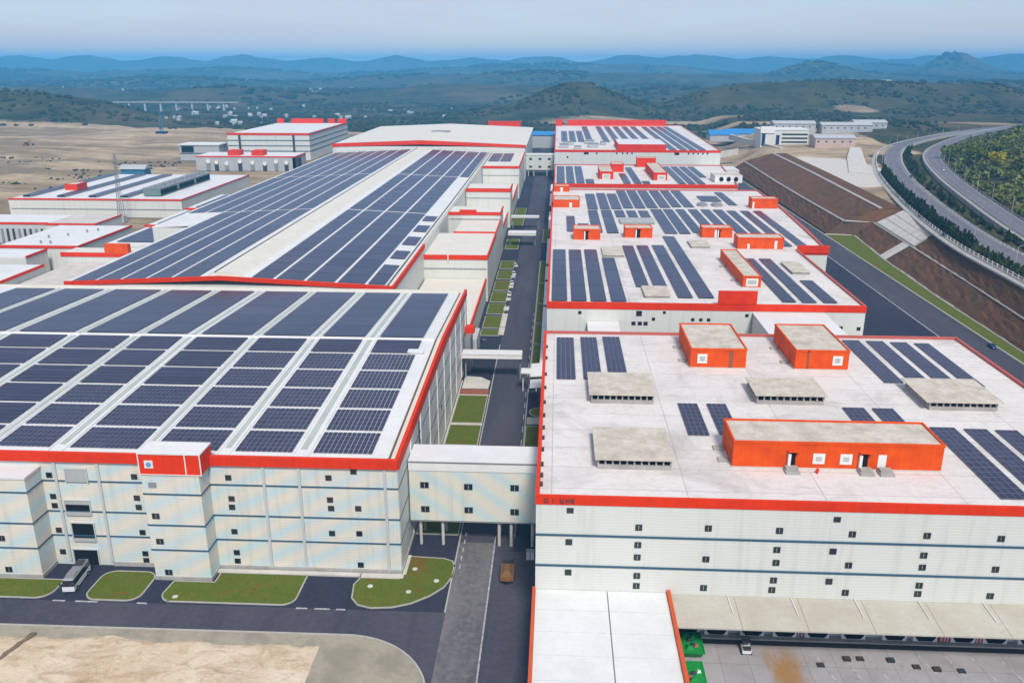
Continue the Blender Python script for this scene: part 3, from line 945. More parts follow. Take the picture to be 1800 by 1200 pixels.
# pale concrete wall and white post fence at the top of the embankment
Lf = [(x, y) for x, y in offset(S1, -13.2) if 240 <= y <= 860]
fence = thing('fence', (Lf[0][0], Lf[0][1], 16.2), 'white post fence along the top of the brown embankment', 'fence')
MB().ribbon([(x, y, 18.0) for x, y in Lf], [(x + .12, y, 18.0) for x, y in Lf], .22).build('top_rail', 'white_trim', fence)
MB().ribbon([(x, y, 17.1) for x, y in Lf], [(x + .12, y, 17.1) for x, y in Lf], .22).build('lower_rail', 'white_trim', fence)
MB().ribbon([(x - .2, y, 16.5) for x, y in Lf], [(x + .3, y, 16.5) for x, y in Lf], .9).build('plinth', 'pale_concrete', fence)
for (xa, ya), (xb, yb) in zip(Lf, Lf[1:]):
    n = max(1, int(math.hypot(xb - xa, yb - ya) / 4))
    for k in range(n):
        x = xa + (xb - xa) * k / n; y = ya + (yb - ya) * k / n
        MB().box(x - .12, x + .24, y - .15, y + .15, 16.4, 18.3).build('post', 'white_trim', fence)
# ------------------------------------------------------------------ front-left factory
def lb_roof(x, y):
    return 24.4 + 2.6 * (y - 151) / 71.5 if y <= 222.5 else 27.0 - 2.6 * (y - 222.5) / 60.0

fac = thing('factory_building', (-115, 216, 0), 'white four-storey factory with red parapet and solar panels over its low gabled roof', 'factory')
W = MB()
W.box(-200, -30.5, 150.5, 283, 0, 23.8)
main_wall = W.build('wall', 'clad_pattern', fac)
MB().box(-80.0, -68.5, 146.0, 150.45, 0, 23.8).build('bay', 'clad_pattern', fac)
MB().box(-128, -103.2, 145.2, 150.45, 0, 22.3).build('bay', 'clad_pattern', fac)
MB().box(-128.2, -103.0, 145.0, 150.47, 22.3, 22.7).build('bay_roof', 'white_roof', fac)
# plinth
MB().box(-68.4, -30.3, 150.2, 150.6, 0, 0.9).box(-80.15, -68.35, 145.8, 150.3, 0, 0.8).box(-128.2, -103.05, 145.0, 150.3, 0, .8).box(-91.0, -80.2, 150.2, 150.6, 0, .9).box(-30.6, -30.2, 150.6, 283, 0, .9).build('plinth', 'concrete', fac)
# red parapet: front in pieces, right side rising gently to the ridge, rear
MB().box(-200, -80.1, 149.95, 150.9, 23.8, 25.8).build('parapet', 'red_paint', fac)
MB().box(-68.2, -30.35, 149.95, 150.9, 23.8, 25.8).build('parapet', 'red_paint', fac)
sp = MB()
for ya, za, yb, zb in ((150.95, 25.8, 222, 27.9), (222, 27.9, 283.2, 25.6)):
    sp.hexa([(-30.95, ya, 23.3), (-30.2, ya, 23.3), (-30.2, yb, 24.6), (-30.95, yb, 24.6)] if ya < 200 else [(-30.95, ya, 24.6), (-30.2, ya, 24.6), (-30.2, yb, 23.3), (-30.95, yb, 23.3)],
            [(-30.95, ya, za), (-30.2, ya, za), (-30.2, yb, zb), (-30.95, yb, zb)])
sp.build('parapet', 'red_paint', fac)
MB().box(-200, -31.0, 282.5, 283.2, 23.8, 25.2).build('parapet', 'cream_roof', fac)
# gable wall infill below the side parapet
MB().hexa([(-31.4, 151, 23.8), (-30.55, 151, 23.8), (-30.55, 282.4, 23.8), (-31.4, 282.4, 23.8)], [(-31.4, 151, 23.9), (-30.55, 151, 23.9), (-30.55, 282.4, 23.9), (-31.4, 282.4, 23.9)]).build('wall_cap', 'clad_white', fac)
gi = MB(); gi.hexa([(-30.9, 151, 23.85), (-30.5, 151, 23.85), (-30.5, 222, 23.85), (-30.9, 222, 23.85)], [(-30.9, 151, 23.9), (-30.5, 151, 23.9), (-30.5, 222, 25.5), (-30.9, 222, 25.5)])
gi.hexa([(-30.9, 222, 23.85), (-30.5, 222, 23.85), (-30.5, 282.4, 23.85), (-30.9, 282.4, 23.85)], [(-30.9, 222, 25.5), (-30.5, 222, 25.5), (-30.5, 282.4, 23.9), (-30.9, 282.4, 23.9)])
gi.build('gable_wall', 'clad_white', fac)
# roof planes
rf = MB()
for ya, yb in ((151, 222.5), (222.5, 282.4)):
    rf.hexa([(-200, ya, lb_roof(0, ya) - .4), (-32.2, ya, lb_roof(0, ya) - .4), (-32.2, yb, lb_roof(0, yb) - .4), (-200, yb, lb_roof(0, yb) - .4)],
            [(-200, ya, lb_roof(0, ya)), (-32.2, ya, lb_roof(0, ya)), (-32.2, yb, lb_roof(0, yb)), (-200, yb, lb_roof(0, yb))])
roof = rf.build('roof', 'white_roof', fac)
ed = MB()
ed.box(-200, -31.0, 150.92, 152.0, 24.4, 25.0)
for ya, yb in ((151, 222.5), (222.5, 282.4)):
    ed.hexa([(-32.1, ya, lb_roof(0, ya) - .3), (-31.05, ya, lb_roof(0, ya) - .3), (-31.05, yb, lb_roof(0, yb) - .3), (-32.1, yb, lb_roof(0, yb) - .3)],
            [(-32.1, ya, lb_roof(0, ya) + .45), (-31.05, ya, lb_roof(0, ya) + .6), (-31.05, yb, lb_roof(0, yb) + .6), (-32.1, yb, lb_roof(0, yb) + .45)])
ed.build('ledge', 'cream_roof', fac)
gu = MB()
gu.box(-200, -32.6, 152.1, 152.6, 24.3, 24.62)
for ya, yb in ((152.6, 222.5), (222.5, 282.4)):
    gu.hexa([(-32.75, ya, lb_roof(0, ya) - .3), (-32.25, ya, lb_roof(0, ya) - .3), (-32.25, yb, lb_roof(0, yb) - .3), (-32.75, yb, lb_roof(0, yb) - .3)],
            [(-32.75, ya, lb_roof(0, ya) + .12), (-32.25, ya, lb_roof(0, ya) + .12), (-32.25, yb, lb_roof(0, yb) + .12), (-32.75, yb, lb_roof(0, yb) + .12)])
gu.build('gutter', 'gutter_brown', fac)
# translucent skylight strips between panel columns
COLS = [(-48.5, -36.3), (-64.6, -52.7), (-81.6, -68.2), (-99.2, -84.8), (-115.0, -103.4), (-132.5, -118.4), (-152.3, -136.2), (-170.5, -156.5), (-188, -174)]
for (a, b), (c, d) in zip(COLS, COLS[1:]):
    g0, g1 = d, a           # gap between columns
    xm = g0 + (g1 - g0) * .30; xn = g0 + (g1 - g0) * .62
    for ya, yb in ((156.5, 221.8), (223.4, 281)):
        P = [(xm, ya), (xn, ya), (xn, yb), (xm, yb)]
        MB().hexa([(x, y, lb_roof(x, y) - .1) for x, y in P], [(x, y, lb_roof(x, y) + .06) for x, y in P]).build('skylight', 'skylight', roof)
# standing-seam caps beside each gap
sm = MB()
for (a, b), (c, d) in zip(COLS, COLS[1:]):
    for x in (d + .5, a - .7):
        for ya, yb in ((153, 222.4), (222.4, 282)):
            P = [(x, ya), (x + .2, ya), (x + .2, yb), (x, yb)]
            sm.hexa([(u, v, lb_roof(u, v) - .1) for u, v in P], [(u, v, lb_roof(u, v) + .28) for u, v in P])
sm.build('seam', 'white_trim', roof)
MB().hexa([(-200, 221.9, 26.9), (-33, 221.9, 26.9), (-33, 223.1, 26.9), (-200, 223.1, 26.9)], [(-200, 222.1, 27.25), (-33, 222.1, 27.25), (-33, 222.9, 27.25), (-200, 222.9, 27.25)]).build('ridge_cap', 'white_trim', roof)
# red stair-tower head over the bay
MB().box(-80.1, -67.8, 145.85, 151.2, 23.8, 28.0).build('tower_head', 'red_paint', fac)
MB().box(-80.2, -67.7, 145.75, 151.3, 28.0, 28.25).build('tower_roof', 'white_roof', fac)
tr = MB()
for x in (-80.15, -70.9, -67.95): tr.box(x, x + .2, 145.7, 145.84, 23.8, 28.0)
tr.box(-80.15, -67.75, 145.72, 145.84, 23.65, 23.79)
tr.build('tower_trim', 'white_trim', fac)
em = MB().box(-78.9, -77.2, 145.7, 145.84, 25.1, 26.7).build('emblem', 'white_trim', fac)
MB().tube((-78.05, 145.69, 25.9), (-78.05, 145.6, 25.9), .5, n=14).build('disc', 'emblem_blue', em)
vt = MB().box(-78.8, -77.2, 145.9, 146.02, 20.8, 21.9).build('louvre', 'grey_metal', fac)
# dark blue trim lines wrapping the fronts
for z in (19.4, 12.5, 6.9):
    t_ = MB()
    t_.box(-68.4, -30.4, 150.36, 150.5, z - .14, z + .14).box(-30.4, -30.34, 150.5, 282.9, z - .1, z + .1)
    t_.box(-103.1, -80.1, 150.36, 150.5, z - .14, z + .14)
    t_.box(-80.12, -68.38, 145.86, 146.0, z - .14, z + .14).box(-68.5, -68.36, 146.0, 150.36, z - .14, z + .14).box(-80.14, -80.0, 146.0, 150.36, z - .14, z + .14)
    t_.box(-128, -103.08, 145.06, 145.2, z - .14, z + .14).box(-103.2, -103.06, 145.2, 150.36, z - .14, z + .14)
    t_.build('trim_line', 'blue_trim', fac)
# pilasters / downpipes
for x in (-57.4, -50.2, -33.0, -100.1, -91.2):
    MB().box(x - .28, x + .28, 150.18, 150.52, 0.9, 23.8).build('pilaster', 'clad_grey', fac)
for y in range(165, 280, 14):
    MB().box(-30.5, -30.2, y, y + .4, .9, 23.8).build('downpipe', 'white_trim', fac)
# windows
for x, z in [(-64.6, 21.0), (-64.4, 16.3), (-64.5, 14.4), (-64.6, 8.8), (-64.6, 3.9), (-64.6, 1.9), (-44.3, 21.5), (-44.3, 16.6), (-44.2, 14.7), (-44.4, 9.0), (-38.7, 14.8), (-38.8, 9.1), (-38.9, 1.8), (-39.2, 23.0),
             (-101.5, 20.6), (-101.5, 15.8), (-101.5, 13.7), (-101.6, 8.0), (-101.6, 2.9), (-83.9, 20.7), (-84, 15.9), (-83.9, 13.8), (-83.9, 8.0), (-84, 3.0), (-84, 1.4)]:
    window_at(fac, x, z, 150.48, two=False)
for x, z in [(-78.2, 14.5), (-78.1, 8.8), (-77.2, 1.7)]:
    window_at(fac, x, z, 145.98, 1.5, 1.2)
for x, z in [(-110.3, 9.0), (-110.1, 1.8), (-113.6, 1.8)]:
    window_at(fac, x, z, 145.18, 1.4, 1.2)
for y in range(178, 280, 36):
    for z in (16, 10):
        MB().box(-30.42, -30.34, y, y + 1.2, z, z + 1.1).build('window', 'window_glass', fac)
MB().box(-30.5, -30.3, 176.5, 177.4, 17.5, 22.5).build('vent_duct', 'dark_metal', fac)
MB().box(-30.5, -30.42, 150.9, 282.9, .9, 23.8).build('side_cladding', 'clad_white', fac)
# loading openings in the recess
def opening(x0, x1, z0, z1, sill=True, shut=0.0):
    f = MB().box(x0 - .2, x0, 150.2, 150.56, z0, z1 + .2).box(x1, x1 + .2, 150.2, 150.56, z0, z1 + .2).box(x0, x1, 150.2, 150.56, z1, z1 + .2)
    fr = f.build('door_frame', 'clad_grey', fac)
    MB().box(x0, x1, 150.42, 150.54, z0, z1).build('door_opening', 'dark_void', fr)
    if sill: MB().box(x0, x1, 150.1, 150.56, z0, z0 + .7).build('balustrade', 'shutter_grey', fr)
    if shut: MB().box(x0 + .02, x1 - .02, 150.3, 150.4, z1 - shut, z1).build('shutter', 'shutter_grey', fr)
opening(-99.2, -94.1, 11.7, 15.0, True, .9)
opening(-98.6, -94.0, 5.6, 9.8, True)
opening(-99.2, -94.1, 0.05, 3.6, False)
opening(-98.0, -93.7, 19.0, 22.1, False, 2.9)
for k in range(3):
    MB().box(-45.6 + 3.1 * k, -43.4 + 3.1 * k, 150.3, 150.5, .05, .8).build('dock_hatch', 'shutter_grey', fac)

# solar arrays on its roof
ROWS = [(155.0, 164.4), (165.5, 175.9), (177.0, 187.2), (188.3, 198.9), (200.0, 210.6), (211.7, 221.4)]
t_front = math.atan(2.6 / 71.5); t_rear = -math.atan(2.6 / 60)
for c, (x0, x1) in enumerate(COLS):
    for r, (y0, y1) in enumerate(ROWS):
        if x1 < -105 and r == 0: x1c = x1
        lab = 'front factory solar array, %s row from the front edge, %s column from the right parapet' % (ORD[r], ORD[c])
        grp = 'solar arrays on the front slope of the left factory'
        n = max(9, round((x1 - x0) / 1.05))
        if (r <= 2 and c <= 4) or (r <= 4 and c <= 2):
            array_of_modules(lab, grp, x0, x1, y0, y1, lb_roof, n, 5, 0.13, (t_front, 0))
        else:
            array_of_blocks(lab, grp, x0, x1, y0, y1, lb_roof, 5, 0.12, nx=1)
    array_of_blocks('long solar array behind the front factory ridge, %s column from the right parapet' % ORD[c],
                    'solar arrays on the rear slope of the left factory', x0, x1, 224.2, 280.2, lb_roof, 5, 0.14)
lone('roof_hatch', MB().box(-38.6, -34.4, 211.2, 213.4, lb_roof(0, 212) + .36, lb_roof(0, 212) + .75).box(-38.2, -34.8, 211.5, 213.1, lb_roof(0, 212) - .1, lb_roof(0, 212) + .4), 'white_roof', (-36.5, 212.3, 26.5), 'small white roof hatch beside the right parapet of the front factory', 'roof hatch')

# ------------------------------------------------------------------ covered bridge over the road
br = thing('covered_bridge', (-17, 165, 0), 'pale covered bridge with painted-in reflection waves joining both factories over the road', 'bridge')
MB().box(-30.15, -2.9, 161.0, 168.6, 6.5, 18.3).build('wall', 'clad_bridge', br)
MB().hexa([(-30.2, 160.85, 18.3), (-2.9, 160.85, 18.3), (-2.9, 168.8, 18.3), (-30.2, 168.8, 18.3)], [(-30.2, 160.85, 20.2), (-2.9, 160.85, 20.2), (-2.9, 168.8, 20.4), (-30.2, 168.8, 20.4)]).build('fascia', 'white_trim', br)
MB().box(-30.2, -2.9, 160.75, 168.9, 20.42, 20.6).build('roof', 'white_roof', br)
MB().box(-30.2, -2.9, 160.78, 160.84, 20.1, 20.3).build('gutter', 'grey_metal', br)
MB().box(-30.1, -2.95, 161.2, 168.4, 6.1, 6.5).build('deck', 'concrete', br)
for x, z in [(-26.9, 14.9), (-17.6, 14.7), (-7.8, 14.7), (-26.9, 9.2), (-17.6, 9.2), (-7.8, 9.0)]:
    window_at(br, x, z, 160.98, 1.8, 1.35)
for x, y in ((-28.2, 162.2), (-23.4, 162.2), (-28.2, 167.6), (-23.4, 167.6), (-11.2, 162.2), (-11.2, 167.6), (-8.6, 162.2), (-4.0, 162.2), (-4.0, 167.6)):
    MB().tube((x, y, 0), (x, y, 6.1), .34, n=10).build('column', 'pale_concrete', br)

# thin white pipe bridges further down the road
def skywalk(y, z, x0, x1, w, label, h=1.2):
    t = thing('pipe_bridge', ((x0 + x1) / 2, y, 0), label, 'pipe bridge')
    MB().box(x0, x1, y - w/2, y + w/2, z - h, z - .2).build('deck', 'white_trim', t)
    MB().box(x0, x1, y - w/2 - .15, y + w/2 + .15, z - .2, z).build('roof', 'white_roof', t)
    for x in (x0 + 1.0, x1 - .6):
        MB().box(x - .25, x + .25, y - .25, y + .25, 0, z - h).build('column', 'grey_metal', t)
skywalk(265, 9.2, -30.1, -10.4, 4.4, 'flat white pipe bridge crossing the road just behind the covered bridge', 1.6)
skywalk(480, 8, -27, -11.2, 8, 'white pipe bridge crossing the road, middle one of three', 1.4)
skywalk(533, 8, -28, -10.6, 4.5, 'white pipe bridge crossing the road, farthest and thinnest of three', 1.0)
lone('link_canopy', MB().box(-10.3, -4.9, 252, 256.5, 6.6, 6.9).box(-9.8, -9.5, 253.8, 254.1, 0, 6.6).box(-5.6, -5.3, 253.8, 254.1, 0, 6.6), 'white_roof', (-7.6, 254, 0), 'small white canopy at the road edge after the flat pipe bridge', 'canopy')
for i, (ya, yb, z) in enumerate(((241, 248, 6.5), (250, 262, 6.8), (262.5, 330, 6.6), (334, 372, 6.4), (376, 402, 6.4), (408, 470, 6.4), (500, 560, 6.4), (585, 640, 6.4), (652, 690, 6.4))):
    t = thing('side_canopy', (-4.6, (ya + yb) / 2, 0), 'long white canopy on the road side of the right warehouses, %s from the front' % ORD[i], 'canopy')
    MB().hexa([(-4.6 if i > 1 else -7.2, ya, z - .55), (-2.9, ya, z - .2), (-2.9, yb, z - .2), (-4.6 if i > 1 else -7.2, yb, z - .55)], [(-4.6 if i > 1 else -7.2, ya, z - .3), (-2.9, ya, z + .05), (-2.9, yb, z + .05), (-4.6 if i > 1 else -7.2, yb, z - .3)]).build('roof', 'white_roof', t)
    for y in np.linspace(ya + 1, yb - 1, max(2, int((yb - ya) / 9))):
        MB().box(-4.4, -4.2, y - .1, y + .1, 0, z - .45).build('post', 'grey_metal', t)

# ------------------------------------------------------------------ long factory hall behind
def lf_roof(x, y):
    return 27.2 - 2.9 * abs(x + 119) / 61.0
hall = thing('factory_hall', (-118, 525, 0), 'very long white factory hall with two solar covered roof slopes and a cream ridge vent', 'factory')
MB().box(-176, -57, 289, 762, 0, 24.2).build('wall', 'clad_white', hall)
MB().box(-196, -176.05, 402, 762, 0, 23.2).build('wall', 'clad_white', hall)
rr = MB()
for xa, xb in ((-176.5, -119), (-119, -57.5)):
    P = [(xa, 289.6), (xb, 289.6), (xb, 762), (xa, 762)]
    rr.hexa([(x, y, lf_roof(x, y) - .4) for x, y in P], [(x, y, lf_roof(x, y)) for x, y in P])
P = [(-196.4, 402), (-176.4, 402), (-176.4, 762), (-196.4, 762)]
rr.hexa([(x, y, lf_roof(x, y) - .4) for x, y in P], [(x, y, lf_roof(x, y)) for x, y in P])
hroof = rr.build('roof', 'white_roof', hall)
# red gable parapet
gp = MB()
for xa, xb in ((-176, -119), (-119, -56.9)):
    P = [(xa, 288.6), (xb, 288.6), (xb, 289.4), (xa, 289.4)]
    gp.hexa([(x, y, lf_roof(x, y) - 1.0) for x, y in P], [(x, y, lf_roof(x, y) + .55) for x, y in P])
gp.build('parapet', 'red_paint', hall)
MB().box(-57.3, -56.6, 289.5, 362, 23.0, 25.0).build('parapet', 'red_paint', hall)
MB().box(-58.3, -57.4, 289.5, 760, 24.3, 24.9).build('ledge', 'cream_roof', hall)
MB().box(-59.5, -59.0, 289.6, 760, 24.2, 24.65).build('gutter', 'dark_metal', hall)
# ridge vent: cream cowl with a dark slot on its left
rv = MB()
P = [(-123.5, 291), (-110.5, 291), (-110.5, 758), (-123.5, 758)]
rv.hexa([(x, y, 26.0) for x, y in P], [(-121, 291, 28.6), (-114.5, 291, 28.6), (-114.5, 758, 28.6), (-121, 758, 28.6)])
vent = rv.build('ridge_vent', 'cream_roof', hall)
MB().box(-122.1, -121.4, 293, 757, 27.75, 28.35).build('slot', 'dark_void', vent)
MB().box(-126.3, -124.0, 291, 758, 26.8, 27.35).build('walkway', 'white_roof', vent)
RC = [(-108.2, -100.6), (-99.4, -89.6), (-88.4, -78.5), (-77.3, -67.6), (-66.4, -60.4)]
LC = [(-136.8, -127.2), (-146.3, -137.8), (-155.7, -147.3), (-165.0, -156.7), (-174.6, -166.0)]
SECT = [(291.5, 438.5), (440.5, 585.5), (588, 756)]
SN = ['front', 'middle', 'rear']
for s, (ya, yb) in enumerate(SECT):
    for c, (x0, x1) in enumerate(RC):
        if c == 4:
            if s == 0:
                for k, (p, q) in enumerate(((291.5, 322), (333, 348), (360, 378), (390, 406), (418, 432))):
                    array_of_blocks('small solar array at the right edge of the long hall, %s from its gable' % ORD[k], 'small arrays at the right edge of the long hall', x0, x1, p, q, lf_roof, 2, .3)
            elif s == 2:
                array_of_blocks('blue solar array at the right roof edge of the long hall, rear end', 'small arrays at the right edge of the long hall', x0, x1, ya, yb, lf_roof, 12, .3)
            continue
        array_of_blocks('solar array on the long hall, right slope, %s section, %s strip from the ridge' % (SN[s], ORD[c]), 'solar arrays on the long hall', x0, x1, ya, yb, lf_roof, 12, .35, lift=.16)
    for c, (x0, x1) in enumerate(LC):
        array_of_blocks('solar array on the long hall, left slope, %s section, %s strip from the ridge' % (SN[s], ORD[c]), 'solar arrays on the long hall', x0 + .15, x1 - .1, ya, yb, lf_roof, 12, .2, lift=.14)
    if s:
        for c, (x0, x1) in enumerate([(-184.6, -175.6), (-194.6, -185.6)]):
            array_of_blocks('solar array on the long hall, left slope, %s section, %s strip from the ridge' % (SN[s], ORD[c + 5]), 'solar arrays on the long hall', x0 + .15, x1 - .1, ya, yb, lf_roof, 12, .2, lift=.14)

# annexes between the long hall and the road ---------------------------------
def annex(name, x0, x1, y0, y1, zt, label, roofmat='cream_roof', band=(1.1, 0.25), sides='fr', wall='clad_white', redh=1.5, line=None, cat='annex', base=0.0):
    t = thing(name, ((x0 + x1) / 2, (y0 + y1) / 2, base), label, cat)
    MB().box(x0, x1, y0, y1, base, zt - .9).build('wall', wall, t)
    MB().box(x0 + .3, x1 - .3, y0 + .3, y1 - .02, zt - .9, zt - .55).build('roof', roofmat, t)
    b = zt - redh
    if 'f' in sides: MB().box(x0 - .05, x1 + .05, y0 - .3, y0 + .25, b, zt).build('parapet', 'red_paint', t)
    if 'r' in sides: MB().box(x1 - .3, x1 + .3, y0 + .26, y1, b + .3, zt - .1).build('parapet', 'red_paint', t)
    if 'l' in sides: MB().box(x0 - .3, x0 + .3, y0 + .26, y1, b + .3, zt - .1).build('parapet', 'red_paint', t)
    if line:
        MB().box(x0 + .3, x1 - .3, y0 - .12, y0, line - .25, line + .25).build('trim_line', 'grey_metal', t)
    return t
lowx = annex('annex_building', -56.5, -30.0, 283.6, 359.6, 10.6, 'low annex with cream roof and red edge tucked between hall and front factory', sides='r', redh=1.6)
MB().box(-30.4, -27.4, 286, 300, 0, 6.5).build('porch', 'clad_grey', lowx)
MB().box(-30.9, -27.2, 276, 279, 12, 14.2).build('vent_head', 'red_paint', lowx)
MB().box(-30.0, -28.0, 270.5, 278.8, .0, 12).build('duct_tower', 'grey_metal', lowx)
a1 = annex('annex_building', -59.5, -29.3, 360, 412, 20.6, 'nearest tall annex with bright red front band and cream roof beside the road', line=14.5, redh=2.0)
MB().box(-46.6, -46.1, 359.45, 359.7, 17.6, 20.8).build('downpipe', 'cream_roof', a1)
a2 = annex('annex_building', -50, -29.3, 412.4, 447.5, 20.8, 'cream roofed annex with thin red band behind the nearest tall annex', redh=.9)
a3 = annex('annex_building', -57, -29.3, 448, 470, 24.4, 'stepped red-topped annex, third along the hall from the front', line=20.6, redh=1.6)
MB().box(-51, -42, 447.6, 448.4, 24.4, 25.6).build('parapet', 'red_paint', a3)
annex('annex_building', -57, -30.5, 470.3, 534.6, 10, 'low annex roof hidden behind the stepped red annex', sides='r')
annex('annex_building', -56.5, -28.8, 535, 560, 24.6, 'tall annex with a broad red band, fourth along the hall', line=18.5, redh=2.2)
annex('annex_building', -56.5, -29.5, 560.3, 654, 11.5, 'low annex with cream roof between two tall annexes far along the hall', sides='r')
a6 = annex('annex_building', -56.5, -28.5, 655, 762, 24.6, 'farthest tall annex of the hall carrying a few solar panels', line=17.5, redh=1.8)
for k, x0 in enumerate((-55, -45.5)):
    array_of_blocks('short solar array on the farthest annex of the long hall, %s from the hall' % ORD[k], 'arrays on the farthest annex', x0, x0 + 8.6, 690, 752, lambda x, y: 24.1, 5, .3)
for k, (x, y) in enumerate(((-31.5, 455), (-27.4, 440), (-27.4, 505))):
    pass
# far white hall closing the row
end = thing('end_hall', (-115, 870, 0), 'white hall with plain gabled roof and red gable band at the far end', 'factory')
EL, ER, EX = -199, -28, -120
def end_roof(x): return 33.2 - 3.4 * abs(x - EX) / 85.0
MB().box(EL, ER, 764, 985, 0, 28.6).build('wall', 'clad_white', end)
er = MB()
for xa, xb in ((EL - 1, EX), (EX, ER + 1)):
    P = [(xa, 764.5), (xb, 764.5), (xb, 986), (xa, 986)]
    er.hexa([(x, y, end_roof(x) - .6) for x, y in P], [(x, y, end_roof(x)) for x, y in P])
er.build('roof', 'cream_roof', end)
eb = MB()
for xa, xb in ((EL - .5, EX), (EX, ER + .5)):
    P = [(xa, 763.4), (xb, 763.4), (xb, 764.4), (xa, 764.4)]
    eb.hexa([(x, y, 28.0 + (2.4 if abs(x - EX) < 1 else 0)) for x, y in P], [(x, y, end_roof(x) + .8) for x, y in P])
eb.build('gable_band', 'red_paint', end)
MB().box(-126, -108, 870, 884, end_roof(-117) , end_roof(-117) + .5).build('hatch', 'grey_metal', end)
lone('roof_block', MB().box(-78, -42, 990, 1010, 0, 34.6).box(-78.4, -41.6, 989.6, 990.4, 34.6, 35.6).box(-78.4, -77.6, 990.4, 1010, 34.6, 35.6).box(-42.4, -41.6, 990.4, 1010, 34.6, 35.6), 'red_paint', (-60, 1000, 0), 'dull red block rising behind the far white hall', 'building')
# ------------------------------------------------------------------ right-hand row of warehouses
def warehouse(label, pts, zt, redh=1.7, wallmat='clad_white', back='faded_red'):
    """flat-roofed block on a plan of points; front edge is the first one"""
    cx = sum(p[0] for p in pts) / len(pts); cy = sum(p[1] for p in pts) / len(pts)
    t = thing('warehouse', (cx, cy, 0), label, 'warehouse')
    MB().prism(pts, 0, zt - 1.0).build('wall', wallmat, t)
    def inset(d):
        out = []
        n = len(pts)
        for i, (x, y) in enumerate(pts):
            (xa, ya), (xb, yb) = pts[i - 1], pts[(i + 1) % n]
            d1 = ((x - xa), (y - ya)); d2 = ((xb - x), (yb - y))
            l1 = math.hypot(*d1); l2 = math.hypot(*d2)
            n1 = (-d1[1] / l1, d1[0] / l1); n2 = (-d2[1] / l2, d2[0] / l2)
            out.append((x + (n1[0] + n2[0]) * d, y + (n1[1] + n2[1]) * d))
        return out
    MB().prism(inset(.6), zt - 1.0, zt - .7).build('roof', 'roof_deck', t)
    inn = inset(.55); outp = inset(-.12)
    n = len(pts)
    for i in range(n):
        j = (i + 1) % n
        a, b, c, d = outp[i], outp[j], inn[j], inn[i]
        front = abs(a[1] - b[1]) < .5 and b[0] > a[0]
        MB().hexa([(p[0], p[1], zt - (redh if front else 1.5)) for p in (a, b)] + [(p[0], p[1], zt - .72) for p in (c, d)],
                  [(p[0], p[1], zt) for p in (a, b, c, d)]).build('parapet', 'red_paint' if front or a[0] < 0 else back, t)
    return t

w1 = warehouse('white three-banded warehouse with broad red front parapet, nearest on the right', [(-2.7, 133.4), (110.5, 133.4), (110.5, 229.5), (-2.7, 229.5)], 28.0)
for z in (20.3, 14.1):
    MB().box(-2.75, 110.6, 133.22, 133.4, z - .17, z + .17).build('trim_line', 'blue_trim', w1)
RBW = [(3.3, 25.2), (15.4, 22.2), (27.5, 22.4), (39.8, 22.3), (49.4, 24.8), (52.3, 22.0), (65.0, 22.1), (77.5, 21.9), (3.2, 18.9), (15.4, 18.7), (15.4, 16.2), (27.5, 16.2), (39.7, 18.5), (39.8, 15.9), (49.4, 18.5), (52.4, 15.8), (65.0, 18.2), (65.1, 15.8), (77.6, 15.8), (3.2, 12.7), (15.5, 12.4), (15.5, 10.3), (27.5, 10.3), (39.7, 12.3), (39.6, 10.3), (49.4, 12.4), (52.5, 10.2), (65.1, 12.1), (65.1, 10.4), (77.6, 10.4)]
for x, z in RBW:
    window_at(w1, x, z, 133.38, 1.2, 1.15 if z not in (25.2, 24.8) else 1.0, two=(x > 5 and abs(x - 49.4) > 1))
# dark characters at the left end of the red band (too small to read)
for k, (x, strokes) in enumerate(((-1.3, 'D'), (-.1, '1'), (1.5, 'W'), (2.5, 'H'), (3.4, 'E'))):
    g = MB()
    y0, y1 = 133.16, 133.26
    z0, z1 = 26.7, 27.5
    if strokes in 'DWHE': g.box(x, x + .14, y0, y1, z0, z1)
    if strokes == '1': g.box(x + .25, x + .4, y0, y1, z0, z1)
    if strokes in 'DWH': g.box(x + .55, x + .69, y0, y1, z0, z1)
    if strokes in 'DE': g.box(x + .14, x + .55, y0, y1, z0, z0 + .13).box(x + .14, x + .55, y0, y1, z1 - .13, z1)
    if strokes in 'HE': g.box(x + .14, x + .55, y0, y1, z0 + .34, z0 + .47)
    if strokes == 'W': g.box(x + .28, x + .4, y0, y1, z0, z0 + .6).box(x + .14, x + .55, y0, y1, z0, z0 + .12)
    g.build('letter', 'dark_metal', w1)
# small lugs along the left parapet
for y in (138, 141.5, 146, 152.5, 158, 163, 169.5, 177, 186, 195, 207, 216):
    MB().box(-2.1, -1.6, y, y + .9, 27.2, 27.9).build('lug', 'dark_metal', w1)
# ramp canopy and dock canopy at the front
rc = thing('ramp_canopy', (9, 110, 0), 'big pale sheet roof with red side rails over the ramp before the right warehouse', 'canopy')
m = MB()
for k in range(18):
    ya = 133.3 - k * 3.0; yb = ya - 2.94
    for xa, xb in ((-2.6, 10.2), (10.4, 20.9)):
        MB().hexa([(xa, yb, 8.6), (xb, yb, 8.6), (xb, ya, 8.6), (xa, ya, 8.6)], [(xa, yb, 8.98 + .05 * (k % 2)), (xb, yb, 8.98 + .05 * (k % 2)), (xb, ya, 9.0 + .05 * (k % 2)), (xa, ya, 9.0 + .05 * (k % 2))]).build('roof_sheet', 'white_roof', rc)
MB().box(-3.2, -2.65, 80, 133.3, 8.2, 9.6).build('side_rail', 'orange_wall', rc)
MB().box(20.95, 21.6, 80, 133.3, 8.2, 9.7).build('side_rail', 'orange_wall', rc)
MB().box(-3.0, -2.7, 80, 133.2, 0, 8.2).build('side_wall', 'clad_grey', rc)
MB().box(21.1, 21.5, 80, 133.2, 0, 8.2).build('side_wall', 'dark_metal', rc)
